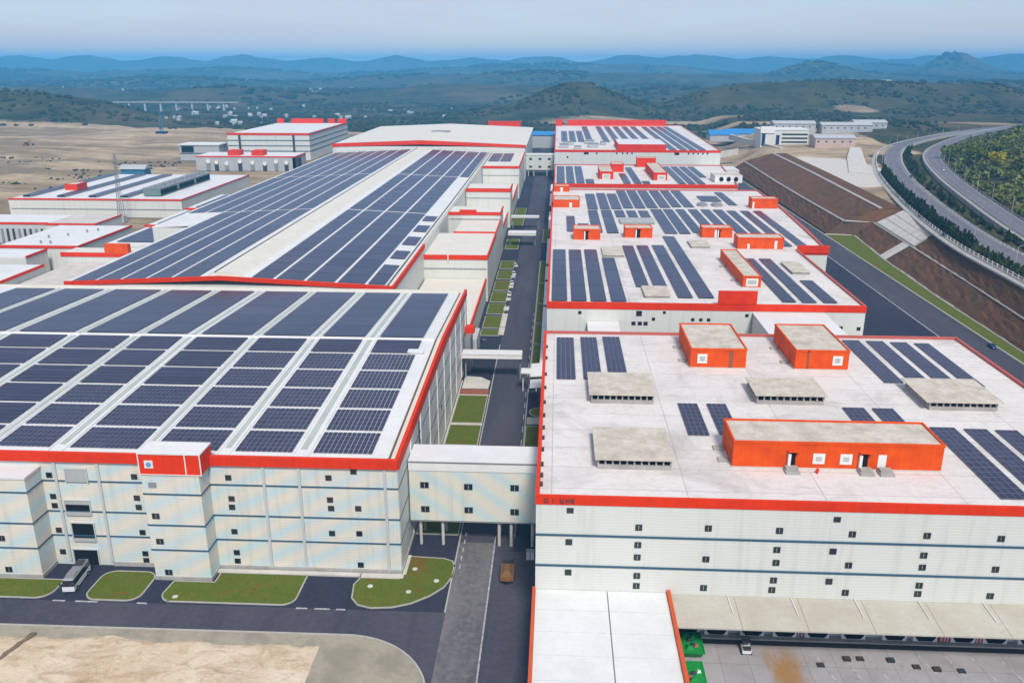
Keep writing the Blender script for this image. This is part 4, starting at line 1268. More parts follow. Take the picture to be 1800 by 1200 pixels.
for x in (10.25,):
    MB().box(x, x + .1, 80, 133.2, 8.7, 9.02).build('joint', 'grey_metal', rc)
dc = thing('dock_canopy', (66, 129, 0), 'long pale sloping canopy above the loading dock of the right warehouse', 'canopy')
dcx = [21.8 + 11.2 * k for k in range(9)]
for xa, xb in zip(dcx, dcx[1:]):
    MB().hexa([(xa, 125.0, 7.7), (xb - .06, 125.0, 7.7), (xb - .06, 133.3, 8.5), (xa, 133.3, 8.5)], [(xa, 125.0, 8.0), (xb - .06, 125.0, 8.0), (xb - .06, 133.3, 8.8), (xa, 133.3, 8.8)]).build('roof_sheet', 'dock_cream', dc)
for x in dcx[1:-1]:
    MB().tube((x - 1.2, 133.3, 8.95), (x - 1.0, 128.6, 8.5), .09, n=6).build('tie_rod', 'white_trim', dc)
dk = thing('loading_dock', (66, 132, 0), 'grey loading dock with dark doors beneath the long canopy', 'loading dock')
MB().box(22, 110, 131.5, 133.3, 0, 1.2).build('platform', 'concrete', dk)
MB().box(22, 110, 131.3, 131.48, 0, .9).build('bumper', 'rubber', dk)
MB().box(22, 110, 133.15, 133.38, 1.2, 7.6).build('back_wall', 'clad_white', dk)
for k, x in enumerate((25.0, 30.2, 36.6, 42.4, 48.2, 54.6, 61.8, 67.2, 73.8, 79.4, 85.5, 91.5, 97.5, 103.5)):
    fr = MB().box(x - 2.1, x + 2.1, 132.2, 133.14, 1.3, 5.9).build('dock_door', 'white_trim', dk)
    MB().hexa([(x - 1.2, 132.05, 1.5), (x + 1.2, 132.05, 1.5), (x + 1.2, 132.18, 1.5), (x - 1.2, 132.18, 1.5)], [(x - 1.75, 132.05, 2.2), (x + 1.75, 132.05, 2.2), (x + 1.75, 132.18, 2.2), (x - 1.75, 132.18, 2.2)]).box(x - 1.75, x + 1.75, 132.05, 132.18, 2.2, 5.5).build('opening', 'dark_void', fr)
for k, x in enumerate((45.4, 70.6, 76.8)):
    MB().box(x - .9, x + .9, 132.4, 133.1, 1.25, 5.2).build('side_door', 'purple_door' if k == 0 else 'faded_red', dk)
    for q in (-.5, 0.1, .6):
        MB().box(x + q - .06, x + q + .06, 132.3, 132.4, 1.3, 5.0).build('stripe', 'white_trim', dk)

w2 = warehouse('white warehouse with bright red front band and raised red block, second on the right', [(-2.4, 260), (96.5, 260), (97.5, 344), (109.5, 344), (113.0, 385), (117, 447), (118.5, 512), (-2.4, 512)], 28.0, 2.2)
MB().box(51.0, 62.9, 259.7, 260.7, 28.0, 32.2).build('parapet', 'red_paint', w2)
MB().box(97.4, 110.0, 343.5, 344.5, 26.5, 29.6).build('parapet', 'red_paint', w2)
for x, z, s in ((8, 24.6, .8), (26.6, 24.6, 1.4), (27.0, 21.3, 1.0), (25.0, 21.3, 1.0), (28.8, 21.3, 1.0), (31.2, 22.8, .8), (34.5, 25.0, .7), (43.5, 22.8, .8), (46, 22.8, .8), (48.4, 22.8, .8), (60.2, 24.4, .8), (64.8, 24.8, .8), (84, 24.0, .8), (89.5, 20.8, .9), (95, 20.6, .9)):
    window_at(w2, x, z, 259.98, s * 1.3, s * 1.2, two=False)
lk = thing('link_building', (15, 245, 0), 'white link roof between the two nearest right warehouses', 'building')
MB().box(10.5, 20, 229.7, 259.8, 0, 21.4).build('wall', 'clad_white', lk)
MB().box(10.3, 20.2, 229.7, 259.8, 21.4, 21.8).build('roof', 'white_roof', lk)
lk = thing('link_building', (70, 245, 0), 'white link building with dull red curb behind the second orange rooftop shed', 'building')
MB().box(62, 84, 231, 259.8, 0, 25.0).build('wall', 'clad_white', lk)
MB().box(61.8, 84.2, 230.9, 259.8, 25.0, 25.4).build('roof', 'white_roof', lk)
MB().box(63, 77, 233, 236, 25.4, 27.6).build('curb', 'faded_red', lk)
cn = thing('ramp_canopy', (105, 250, 0), 'white sheet canopy beside the side road behind the nearest right warehouse', 'canopy')
MB().hexa([(93, 233, 13), (122, 233, 13), (117, 268, 13), (97, 262, 13)], [(93, 233, 14.4), (122, 233, 14.4), (117, 270, 14.4), (97, 266, 14.4)]).build('roof', 'white_roof', cn)
MB().box(94, 117, 235, 258, 0, 13).build('wall', 'clad_grey', cn)

w3 = warehouse('white warehouse with thin red front band, third on the right', [(-1.6, 534), (111, 534), (120, 640), (-1.6, 640)], 28.0, 2.4)
w4 = warehouse('white warehouse with dark red parapets and a raised red block, farthest on the right', [(-2.2, 748), (139, 748), (146, 1050), (-2.2, 1050)], 28.0, 2.0)
MB().box(52, 93, 749.5, 800, 27.3, 32.6).build('penthouse', 'red_paint', w4)
MB().box(52.5, 92.5, 750, 799.5, 32.6, 32.9).build('penthouse_roof', 'white_roof', w4)
MB().box(12, 128, 1044, 1049, 27.3, 34).build('rear_block', 'red_paint', w4)
MB().box(-2, 6, 1040, 1049, 27.3, 34.5).build('rear_block', 'red_paint', w4)
for x, z, s in ((9, 21.8, .9), (24, 25, 1.2), (26, 25, 1.2), (34, 25, .8), (51, 25.2, .8), (56, 25.2, .8), (60, 25.2, .8), (64, 25.2, .8), (101, 25, 1.3), (103, 25, 1.3), (112, 25.2, .8), (116, 25.2, .8), (120, 25.2, .8), (124, 25.2, .8), (128, 25.2, .8)):
    window_at(w4, x, z, 747.98, s * 1.6, s * 1.6, two=False)
MB().box(121, 150, 720, 747, 0, 15).build('side_block', 'clad_white', w4)

# far covered bridge, blue sheds behind it
fb = thing('covered_bridge', (-15, 794, 0), 'white covered bridge with two rows of windows at the far end of the road', 'bridge')
MB().box(-28, -2.3, 790, 800, 5.7, 18.6).build('wall', 'clad_white', fb)
MB().box(-28, -2.3, 789.7, 800.3, 18.6, 19.8).build('roof', 'white_roof', fb)
for x in (-24, -15.5, -7):
    for z in (15.6, 8.6):
        window_at(fb, x, z, 789.98, 2.6, 1.8)
for x in (-26, -21, -9, -4):
    MB().tube((x, 791, 0), (x, 791, 5.7), .5, n=8).build('column', 'pale_concrete', fb)
bs = thing('blue_shed', (-15, 1075, 0), 'blue sheet roof closing the far end of the road', 'shed')
MB().box(-32, 0, 1060, 1090, 0, 15).build('wall', 'grey_plaster', bs)
MB().hexa([(-33, 1059, 15), (1, 1059, 15), (1, 1091, 15), (-33, 1091, 15)], [(-33, 1072, 18.5), (1, 1072, 18.5), (1, 1078, 18.5), (-33, 1078, 18.5)]).build('roof', 'blue_sheet', bs)

# ------------------------------------------------------------------ rooftop sheds, vents, arrays
DECK = 27.3
def shed(label, x0, x1, y0, y1, zt, front=(), left_door=False, base=DECK, mat='orange_paint'):
    t = thing('rooftop_shed', ((x0 + x1) / 2, (y0 + y1) / 2, base), label, 'rooftop shed', 'orange rooftop sheds')
    MB().box(x0, x1, y0, y1, base, zt - .5).build('wall', mat, t)
    MB().box(x0 + .3, x1 - .3, y0 + .3, y1 - .3, zt - .5, zt - .3).build('roof', 'slab_concrete', t)
    pp = MB()
    pp.box(x0 - .12, x1 + .12, y0 - .12, y0 + .25, zt - .5, zt).box(x0 - .12, x1 + .12, y1 - .25, y1 + .12, zt - .5, zt)
    pp.box(x0 - .12, x0 + .25, y0 + .25, y1 - .25, zt - .5, zt).box(x1 - .25, x1 + .12, y0 + .25, y1 - .25, zt - .5, zt)
    pp.build('parapet', mat, t)
    MB().box(x0 - .2, x1 + .2, y0 - .2, y1 + .2, base - .05, base + .25).build('plinth', 'pale_concrete', t)
    for kind, x, w, za, zb in front:
        if kind == 'w':
            f = MB().box(x - w/2, x + w/2, y0 - .1, y0 - .001, base + za, base + zb).build('window', 'white_trim', t)
            MB().box(x - w/2 + .55, x + w/2 - .55, y0 - .14, y0 - .101, base + za + .6, base + zb - .6).build('pane', 'skylight', f)
        elif kind == 'd':
            f = MB().box(x - w/2, x + w/2, y0 - .1, y0 - .001, base + za, base + zb).build('door', 'dark_void', t)
            MB().box(x - w/2 - .5, x - w/2, y0 - .7, y0 - .05, base + za, base + zb).build('leaf', 'white_trim', f)
            MB().box(x - w/2 - .6, x + w/2 + .6, y0 - .9, y0 - .001, base + zb + .5, base + zb + .65).build('hood', mat, f)
        elif kind == 'v':      # dark drop pipe
            MB().box(x - w/2, x + w/2, y0 - .12, y0 - .001, base + za, base + zb).build('downpipe', 'brick_red', t)
        elif kind == 'l':      # white leaf door
            MB().box(x - w/2, x + w/2, y0 - .1, y0 - .001, base + za, base + zb).build('door', 'white_trim', t)
    if left_door:
        for yy in (y0 + (y1 - y0) * .2, y0 + (y1 - y0) * .7):
            MB().box(x0 - .1, x0 - .001, yy, yy + 1.4, base + .3, base + 2.6).build('side_door', 'orange_wall', t)
            MB().box(x0 - 2.2, x0 - .2, yy - .2, yy + 1.6, base, base + .35).build('step', 'concrete', t)
    return t
shed('orange shed with one white window, left of two on the nearest right roof', 34.0, 47.7, 202.6, 224, 32.5, [('w', 36.9, 2.4, 1.3, 3.7), ('v', 44, 1.0, .2, 4.6)], True)
shed('orange shed with one white window, right of two on the nearest right roof', 59.7, 72.7, 202.6, 224.6, 32.5, [('w', 70, 2.4, 1.3, 3.7), ('v', 62.8, .5, .2, 5)], True)
s3 = shed('long orange shed with three doors and two white windows on the nearest right roof', 33.9, 72.4, 147.6, 158, 32.8, [('d', 45.0, 1.0, .3, 3.2), ('w', 49.8, 2.2, 1.1, 3.2), ('w', 54.8, 2.2, 1.1, 3.2), ('d', 58.2, 1.2, .3, 3.2), ('l', 61.4, 1.5, .6, 3.2)], True)
for k, x in enumerate((44.6, 58.2, 61.8)):
    lone('door_step', MB().box(x - 1.3, x + 1.3, 144.9, 147.2, DECK, DECK + .45).box(x - 1.1, x + 1.1, 145.6, 147.2, DECK + .45, DECK + .9), 'concrete', (x, 146, DECK), 'grey concrete step before the long orange shed, %s from the left' % ORD[k], 'step', 'steps of the long orange shed')
hy = thing('hydrant', (49.2, 145.8, DECK), 'small red hydrant beside the long orange shed', 'hydrant')
MB().tube((49.2, 145.8, DECK), (49.2, 145.8, DECK + .9), .22, n=10).build('barrel', 'red_paint', hy)
MB().tube((48.8, 145.8, DECK + .6), (49.6, 145.8, DECK + .6), .13, n=8).build('outlet', 'red_paint', hy)
MB().tube((49.2, 145.8, DECK + .9), (49.2, 145.8, DECK + 1.1), .25, .1, n=10).build('cap', 'red_paint', hy)
shed('small orange shed with dark doorway, leftmost on the second right roof', 7.6, 19, 361.5, 371, 32.2, [('d', 13.2, 1.2, .3, 4)])
shed('small orange shed with dark doorway behind the second flat hatch cover', 29.8, 41.6, 367, 375, 31.8, [('d', 35.6, 1.5, .3, 3.8)])
shed('small orange shed with pale door touching the wide orange shed', 63.2, 76.1, 369, 376, 31.9, [('l', 69, .9, .3, 3.6), ('d', 70.6, .7, .3, 3.6)])
shed('wide orange shed with two pale doors on the second right roof', 74, 92.3, 346.2, 355, 32.2, [('l', 78.3, .9, .3, 2.3), ('l', 89.2, 1.1, .3, 3.6)])
shed('narrow deep orange shed with a pale window, standing before the raised red block', 63.4, 69.4, 283.6, 326.5, 31.4, [('w', 66.4, 4, .6, 3.2)], True)
shed('orange shed at the left edge of the second right roof', -1.6, 12.2, 446, 461, 31.6, [('l', 7.5, 1.4, .3, 2.8)])
shed('orange shed in the far left corner of the second right roof', -1.5, 7.5, 502.5, 509, 31.0, [('l', 3, 1.4, .2, 2.8)])
shed('plain orange shed in the far right of the second right roof', 101, 114.4, 448, 455.5, 32.7, [('l', 102, .9, .3, 3.6)])
shed('small red shed with white window on the third right roof, left one', 27.8, 36.5, 560, 590, 32.5, [('w', 32, 5, .4, 3.6)], mat='red_paint')
shed('red block beside the left small red shed on the third right roof', 37.5, 46, 598, 612, 33, [], mat='red_paint')
shed('small red shed with white window on the third right roof, right one', 62, 70.6, 556, 612, 32.5, [('w', 67, 5, .4, 3.6)], mat='red_paint')
shed('red block behind the right small red shed on the third right roof', 57.5, 71, 628, 636, 34, [], mat='red_paint')
t4 = shed('low white roof house with three round fans at the right of the third right roof', 99.5, 116.5, 548, 566, 31.8, [], mat='white_trim')
for x in (103.5, 108, 112.6):
    MB().tube((x, 547.6, 29.6), (x, 547.98, 29.6), 1.35, n=14).build('fan', 'dark_void', t4)

def vent_house(label, x0, x1, y0, y1, zs, over=.5):
    t = thing('rooftop_vent', ((x0 + x1) / 2, (y0 + y1) / 2, DECK), label, 'rooftop vent', 'slab-roofed vents on the nearest right roof')
    MB().box(x0 - over, x1 + over, y0 - .6, y1 + .3, zs - .22, zs).build('slab', 'slab_concrete', t)
    MB().box(x0, x1, y0, y1, DECK - .02, DECK + .85).build('curb', 'concrete', t)
    MB().box(x0 + .3, x1 - .3, y0 + .5, y1 - .3, DECK + .85, zs - .22).build('core', 'dark_void', t)
    n = 10
    for k in range(n + 1):
        x = x0 + (x1 - x0 - .3) * k / n
        MB().box(x, x + .3, y0 + .02, y0 + .45, DECK + .85, zs - .22).build('fin', 'concrete', t)
    for k in range(6):
        y = y0 + .8 + (y1 - y0 - 1.5) * k / 5
        MB().box(x0 + .02, x0 + .28, y, y + .4, DECK + .85, zs - .22).build('fin', 'concrete', t)
    return t
vent_house('concrete slab vent behind the largest slab vent, near the left parapet', 8.5, 22.4, 178.0, 191.5, 29.7)
vent_house('largest concrete slab vent at the front left of the nearest right roof', 8.5, 22.3, 145.6, 159.6, 29.6)
vent_house('concrete slab vent between the two orange sheds and the long orange shed', 45.4, 60.2, 179.4, 190, 29.7)
vent_house('overhanging pale slab vent near the right edge of the nearest right roof', 82.4, 97.0, 177.8, 191.8, 29.5, 1.0)

flat = lambda x, y: DECK
def strips(lst, desc, mods):
    for k, (x0, x1, y0, y1) in enumerate(lst):
        lab = desc % ORD[k]
        if mods:
            array_of_modules(lab, 'solar strips on the nearest right roof', x0, x1, y0, y1, lambda x, y: DECK + .05, 4, max(3, round((y1 - y0) / 2.1)), .07)
        else:
            array_of_blocks(lab, 'solar strips on the further right roofs', x0, x1, y0, y1, lambda x, y: DECK + .05, max(1, round((y1 - y0) / 21)), .25)
strips([(.7, 5.4, 192.5, 225), (7.2, 11.7, 192.8, 225.6), (13.3, 18.0, 192.4, 226.2)], 'dark solar strip, rear left of the nearest right roof, %s from the left', True)
strips([(27.7, 32.1, 161.4, 178.5), (34.1, 38.4, 162.0, 178.6)], 'short solar strip behind the left end of the long orange shed, %s from left', True)
strips([(63.6, 68.4, 164, 177.9), (70.0, 74.6, 164, 177.8)], 'short solar strip behind the right end of the long orange shed, %s from left', True)
strips([(78.6, 83.2, 194, 226.6), (84.9, 89.5, 193.5, 226.2), (91.1, 95.5, 193.5, 225.4), (97.2, 101.2, 192.2, 224.8)], 'dark solar strip, rear right of the nearest right roof, %s from the left', True)
strips([(78.4, 83.6, 137.2, 168), (85.2, 89.9, 137.2, 167.5), (91.4, 95.9, 137.2, 167.2), (97.6, 102.2, 137.2, 167)], 'long solar strip, front right of the nearest right roof, %s from the left', True)
strips([(-1.0, 4.0, 263, 341), (5.3, 10.2, 263, 341), (11.5, 16.5, 263, 341.5), (18, 22.8, 263, 326.5), (27.5, 31.9, 282, 350), (33.4, 38.0, 282.6, 350.5), (39.8, 44.6, 268.5, 351.5), (46.4, 51.4, 268.6, 371)], 'solar strip, front left field of the second right roof, %s from the left', False)
strips([(72.3, 76.5, 265, 328), (78.4, 82.8, 264.6, 328), (85, 89.3, 264.6, 294)], 'blue solar strip right of the narrow deep orange shed, %s from the left', False)
strips([(16.4, 21.6, 442, 495), (22.8, 27.8, 442, 498), (28.8, 34, 442, 496), (35.0, 40.1, 445, 509), (41.1, 46.4, 445, 509), (47.5, 52.9, 447, 509), (54.2, 59.6, 448, 509), (60.8, 65.6, 450, 509), (67.0, 72.2, 450, 509), (79, 90, 470, 490), (91.5, 96, 458, 505)], 'greyish solar strip, rear field of the second right roof, %s from the left', False)
strips([(5, 9, 380, 420), (10.2, 15.2, 388, 400), (16.2, 21.0, 378, 439), (22.8, 28.0, 377, 439), (48.4, 53.9, 377, 443), (54.9, 59.7, 377, 443), (61.2, 65.6, 380, 443), (67.6, 72.2, 380, 443), (74, 78.5, 380, 443), (80.3, 85, 360, 443), (86.8, 91, 360, 440), (93.5, 97.6, 352, 440), (100, 104, 350, 440)], 'greyish solar strip, middle field of the second right roof, %s from the left', False)
strips([(29.5, 34.2, 418, 438), (35.6, 40.2, 418, 438), (41.6, 46.4, 418, 438)], 'short solar strip behind the long dark grey roof cover, %s from the left', False)
strips([(0, 5.2, 540, 630), (6.4, 11.4, 540, 630), (12.6, 17.6, 540, 630), (18.6, 23.6, 540, 560), (42, 46.5, 540, 590), (48.6, 53.2, 540, 625), (54.0, 58.5, 540, 552), (76, 80.6, 540, 632), (82, 86.6, 540, 632), (88, 92.6, 540, 632), (94, 98.4, 572, 632)], 'pale blue solar strip on the third right roof, %s from the left', False)
strips([(4, 10, 830, 960), (12, 18, 830, 960), (20, 26, 830, 960), (28, 34, 860, 1030), (44, 50, 830, 1030), (54, 60, 830, 1030), (64, 70, 850, 1030), (74, 80, 830, 1030), (84, 90, 830, 1030), (97, 103, 756, 1030), (106, 112, 756, 1030), (114, 120, 756, 1030), (122, 128, 756, 1030)], 'faint solar strip on the farthest right warehouse, %s from the left', False)
for k, (x, y, w, d, h) in enumerate(((6, 770, 8, 10, 3), (18, 762, 6, 8, 2.2), (32, 775, 9, 12, 3), (42, 800, 5, 10, 2.5), (10, 800, 10, 8, 2.5), (30, 808, 8, 10, 3))):
    t = thing('roof_unit', (x, y, DECK), 'small grey roof unit left of the raised red block, %s counted from the front' % ORD[k], 'roof unit', 'roof units on the farthest right warehouse')
    MB().box(x - w/2, x + w/2, y, y + d, DECK + .4, DECK + h).build('casing', 'grey_plaster', t)
    MB().box(x - w/2 - .2, x + w/2 + .2, y - .2, y + d + .2, DECK + h, DECK + h + .3).build('lid', 'grey_metal', t)
    MB().box(x - w/2 + .3, x + w/2 - .3, y + .3, y + d - .3, DECK - .02, DECK + .4).build('curb', 'concrete', t)
# flat concrete hatch covers on the second roof
for k, (x0, x1, y0, y1, mat, lab) in enumerate(((18.5, 27, 328, 344.6, 'slab_concrete', 'flat pale hatch cover beside the second small orange shed'), (29, 37.4, 268, 280.6, 'slab_concrete', 'flat pale hatch cover near the red front band of the second right roof'),
        (84.8, 91.4, 303, 320.4, 'slab_concrete', 'flat pale hatch cover before the wide orange shed'), (55.4, 63.3, 346.7, 359.8, 'slab_concrete', 'flat pale hatch cover before the third small orange shed'),
        (30.2, 46.4, 399.4, 413, 'shutter_grey', 'long dark grey cover behind the small orange sheds'), (74.5, 80, 452, 463, 'grey_metal', 'low grey oval tank cover, left of a pair'), (82, 88, 452, 463, 'grey_metal', 'low grey oval tank cover, right of a pair'))):
    t = thing('hatch_cover', ((x0 + x1) / 2, (y0 + y1) / 2, DECK), lab, 'hatch cover')
    if 'oval' in lab:
        pts = [((x0 + x1) / 2 + (x1 - x0) / 2 * math.cos(a), (y0 + y1) / 2 + (y1 - y0) / 2 * math.sin(a)) for a in np.linspace(0, 2 * math.pi, 20)[:-1]]
        MB().prism(pts, DECK, DECK + .9).build('curb', 'concrete', t)
        MB().prism([((x - (x0 + x1) / 2) * .9 + (x0 + x1) / 2, (y - (y0 + y1) / 2) * .9 + (y0 + y1) / 2) for x, y in pts], DECK + .9, DECK + 1.1).build('lid', mat, t)
    else:
        MB().box(x0 + .3, x1 - .3, y0 + .3, y1 - .3, DECK, DECK + .8).build('curb', 'concrete', t)
        MB().box(x0, x1, y0, y1, DECK + .8, DECK + 1.05).build('lid', mat, t)
# ------------------------------------------------------------------ western buildings
annex('annex_building', -232, -176.6, 284, 388, 9.0, 'low beige flat roof left of the long hall, behind the front factory', roofmat='pale_concrete', sides='')
n1 = annex('annex_building', -236, -203, 388.5, 402, 13.5, 'pale annex with an orange front band left of the long hall', sides='f', redh=2.0)
MB().box(-214, -202.5, 388, 391, 13.0, 17.6).build('raised_front', 'orange_paint', n1)
annex('annex_building', -221, -197, 402.5, 446, 15.5, 'solar topped lean-to on the left flank of the hall, nearest of three', sides='', roofmat='white_roof')
annex('annex_building', -222, -197, 447, 498, 16.2, 'solar topped lean-to on the left flank of the hall, middle of three', sides='f', redh=1.2, roofmat='white_roof')
annex('annex_building', -222, -197, 499, 556, 16.8, 'solar topped lean-to on the left flank of the hall, farthest of three', sides='f', redh=1.2, roofmat='white_roof')
for k, (a, b, z) in enumerate(((406, 444, 15.1), (451, 495, 15.8), (503, 552, 16.4))):
    array_of_blocks('dull blue solar array on the hall flank lean-tos, %s from the front' % ORD[k], 'arrays on the flank lean-tos', -217, -199, a, b, lambda x, y, z=z: z, 4, .3)
b = annex('flank_building', -300, -233.5, 300, 370, 12.2, 'white flat roofed building with a red right edge, cut by the left picture edge', sides='rf', redh=1.6, roofmat='white_roof', cat='building')
annex('flank_building', -300, -252, 386, 404, 12.0, 'small white roofed building with red edge behind the leftmost white roof', sides='r', redh=1.5, roofmat='white_roof', cat='building')
b = annex('flank_building', -281, -239, 408.5, 466, 12.4, 'white roofed building ringed by a red parapet near the tall mast', sides='fr', redh=1.4, roofmat='white_roof', cat='building')
for k, (x, y) in enumerate(((-262, 416), (-257, 416), (-266, 430), (-259, 436), (-254, 446), (-250, 450))):
    MB().tube((x, y, 11.8), (x, y, 13.4), .5, n=8).build('roof_vent', 'grey_metal', b)
b = annex('flank_building', -345, -291, 472, 500, 12.2, 'long low building with red eaves and a row of dark pipes on its front', sides='f', redh=1.2, roofmat='white_roof', cat='building', wall='clad_grey')
for k in range(14):
    x = -340 + 3.4 * k
    MB().box(x, x + 1.1, 471.3, 471.9, 1, 8.5).build('pipe_stack', 'dark_metal' if k % 3 else 'grey_metal', b)
annex('flank_building', -290.5, -262, 469, 500, 12.4, 'low building with a kinked red parapet next to the row of dark pipes', sides='fr', redh=1.2, roofmat='pale_concrete', cat='building')
l1 = annex('plant_building', -369, -250, 558, 690, 12.6, 'wide white plant building with red band and dark solar rows on the far left', sides='fr', redh=1.1, roofmat='white_roof', cat='building')
MB().box(-368, -251, 557.7, 557.98, 5.4, 5.8).build('trim_line', 'grey_metal', l1)
for k, (x0, y0, y1) in enumerate(((-364, 566, 686), (-340, 566, 686), (-318, 566, 686), (-296, 566, 686))):
    array_of_blocks('dark solar row on the plant building, %s from the left' % ORD[k], 'solar rows on the plant building', x0, x0 + 6.5, y0, y1, lambda x, y: 12.1, 8, .5, lift=1.2)
shed('small red roof house on the plant building', -352, -343, 598, 612, 16.5, [], base=12.0, mat='red_paint')
for k, (x, y) in enumerate(((-276, 572), (-276, 602), (-276, 632))):
    t = thing('cooling_unit', (x, y, 12.1), 'long grey green cooling unit on the plant building, %s from the front' % ORD[k], 'cooling unit', 'cooling units of the plant building')
    MB().box(x - 6, x + 6, y, y + 27, 12.6, 17.4).build('casing', 'green_tank', t)
    MB().box(x + 6.0, x + 6.15, y + .6, y + 26.4, 13.2, 16.4).build('intake', 'dark_void', t)
    MB().box(x - 6.2, x + 6.2, y - .2, y + 27.2, 17.4, 17.8).build('top_rim', 'grey_metal', t)
    for q in range(4):
        MB().tube((x, y + 3.4 + 6.8 * q, 17.8), (x, y + 3.4 + 6.8 * q, 18.5), 2.4, n=14).build('fan_ring', 'grey_metal', t)
    for q in (-5, 5):
        MB().box(x + q - .2, x + q + .2, y + 1, y + 26, 12.1, 12.6).build('skid', 'dark_metal', t)
fb1 = thing('factory_building', (-305, 995, 0), 'tall white building with dark blue lines and a red rimmed roof, far left', 'factory')
MB().box(-349, -261, 909, 1080, 0, 26.6).build('wall', 'clad_white', fb1)
MB().box(-348.5, -261.5, 909.5, 1079.5, 26.6, 27.0).build('roof', 'white_roof', fb1)
MB().box(-349.4, -260.6, 908.6, 909.6, 26.0, 28.2).build('parapet', 'red_paint', fb1)
MB().box(-261.6, -260.6, 909.7, 1080, 26.0, 28.2).build('parapet', 'faded_red', fb1)
for x0, x1 in ((-348, -340), (-330, -290), (-284, -276), (-272, -261)):
    MB().box(x0, x1, 1076, 1079.6, 27, 32.5).build('rear_block', 'red_paint', fb1)
for z in (20.5, 15, 9.5):
    MB().box(-349.2, -260.9, 908.75, 909, z - .4, z + .4).box(-261, -260.75, 909, 1079, z - .4, z + .4).build('trim_line', 'blue_trim', fb1)
for x in (-337, -279):
    MB().box(x, x + 2.2, 908.2, 908.7, 0, 26).build('downpipe', 'dark_metal', fb1)
fb2 = thing('plant_building', (-285, 830, 0), 'grey process building with arched doorways and red boxes on its roof', 'building')
MB().box(-346, -249, 815, 850, 0, 13).build('wall', 'grey_plaster', fb2)
MB().box(-346.3, -248.7, 814.7, 850.3, 13, 14).build('eaves', 'red_paint', fb2)
MB().box(-345.5, -249.5, 815.5, 849.5, 14, 14.2).build('roof', 'white_roof', fb2)
for k, x in enumerate((-334, -326, -316, -303, -291, -279, -268, -258)):
    MB().box(x - 1.9, x + 1.9, 814.4, 814.98, .5, 9.0 - (k % 3)).build('doorway', 'dark_metal' if k % 2 else 'grey_metal', fb2)
    MB().tube((x, 814.3, 9.0 - (k % 3)), (x, 814.98, 9.0 - (k % 3)), 1.9, n=12).build('arch', 'white_trim', fb2)
MB().box(-252, -246, 815, 824, 0, 12.8).build('dark_annex', 'dark_metal', fb2)
for k, x in enumerate((-315, -292)):
    MB().box(x, x + 11, 817, 830, 14.2, 19).build('roof_box', 'red_paint', fb2)
sb = thing('plant_building', (-385, 905, 0), 'small grey two-storey house with dark opening beside the tall white building', 'building')
MB().box(-398, -356, 900, 925, 0, 16).build('wall', 'grey_plaster', sb)
MB().box(-399, -355, 899, 926, 16, 17).build('roof', 'white_roof', sb)
MB().box(-396, -383, 899.4, 899.98, 9, 15).build('opening', 'dark_void', sb)
MB().box(-398.2, -355.8, 899.5, 899.98, 7.4, 8.0).build('ledge', 'dark_metal', sb)

ms = thing('mast', (-283, 540, 0), 'tall grey lattice mast between the western buildings', 'mast')
for sx, sy in ((-1, -1), (1, -1), (1, 1), (-1, 1)):
    MB().tube((-283 + sx * 1.6, 540 + sy * 1.6, 0), (-282 + sx * .35, 540 + sy * .35, 44), .28, .16, 6).build('leg', 'grey_metal', ms)
for k in range(11):
    z = 3.6 * k + 2; r0 = 1.6 - 1.25 * z / 44; x = -283 + z / 44
    MB().tube((x - r0, 540 - r0, z), (x + r0 * .9, 540 - r0 * .9, z + 3.4), .1, n=5).tube((x + r0, 540 - r0, z), (x - r0 * .9, 540 - r0 * .9, z + 3.4), .1, n=5).build('brace', 'grey_metal', ms)
MB().tube((-284, 540, 40.5), (-279.5, 540, 40.5), .22, n=6).build('cross_arm', 'grey_metal', ms)
MB().box(-285.5, -280.5, 537.5, 542.5, 0, 4.5).build('footing', 'grey_plaster', ms)
tk = thing('water_tank', (-352, 706, 0), 'blue grey tank shed behind the plant building', 'tank')
MB().box(-362, -342, 700, 712, 0, 15).build('shell', 'rig_blue', tk)
MB().hexa([(-363, 699, 15), (-341, 699, 15), (-341, 713, 15), (-363, 713, 15)], [(-363, 705, 18), (-341, 705, 18), (-341, 707, 18), (-363, 707, 18)]).build('roof', 'grey_plaster', tk)

rg = thing('drill_rig', (-553, 1199, 3), 'tall thin blue drilling rig on the bare earth', 'rig')
for sx in (-2.2, 2.2):
    MB().tube((-553 + sx, 1199, 3), (-553 + sx * .45, 1199, 34), .7, .45, 6).build('leg', 'rig_blue', rg)
for k in range(8):
    z = 5 + k * 3.4
    MB().tube((-555, 1198.6, z), (-551.4, 1198.6, z + 3), .3, n=5).build('brace', 'rig_blue', rg)
MB().box(-560, -546, 1194, 1204, 1, 7).build('base', 'navy_paint', rg)
def digger(x, y, label, mat):
    z = float(height(x, y))
    t = thing('excavator', (x, y, z), label, 'excavator')
    MB().box(x - 2.8, x + 2.8, y - 3, y - 1.2, z, z + 1.5).box(x - 2.8, x + 2.8, y + 1.2, y + 3, z, z + 1.5).build('tracks', 'rubber', t)
    MB().box(x - 2.6, x + 2.6, y - 2.2, y + 2.2, z + 1.6, z + 3.4).build('body', mat, t)
    MB().box(x - .2, x + 2.2, y - 2.1, y - .3, z + 3.4, z + 5.4).build('cab', 'dark_metal', t)
    MB().tube((x + 2, y + .6, z + 3), (x + 5, y + .6, z + 8), .6, .5, 6).build('boom', mat, t)
    MB().tube((x + 5, y + .6, z + 8), (x + 8.5, y + .6, z + 3.2), .5, .35, 6).build('stick', mat, t)
    MB().box(x + 7.6, x + 9.4, y - .4, y + 1.6, z + 1.2, z + 3.2).build('bucket', 'dark_metal', t)
digger(-640, 1020, 'dark excavator standing on the bare earth, left one', 'rust')
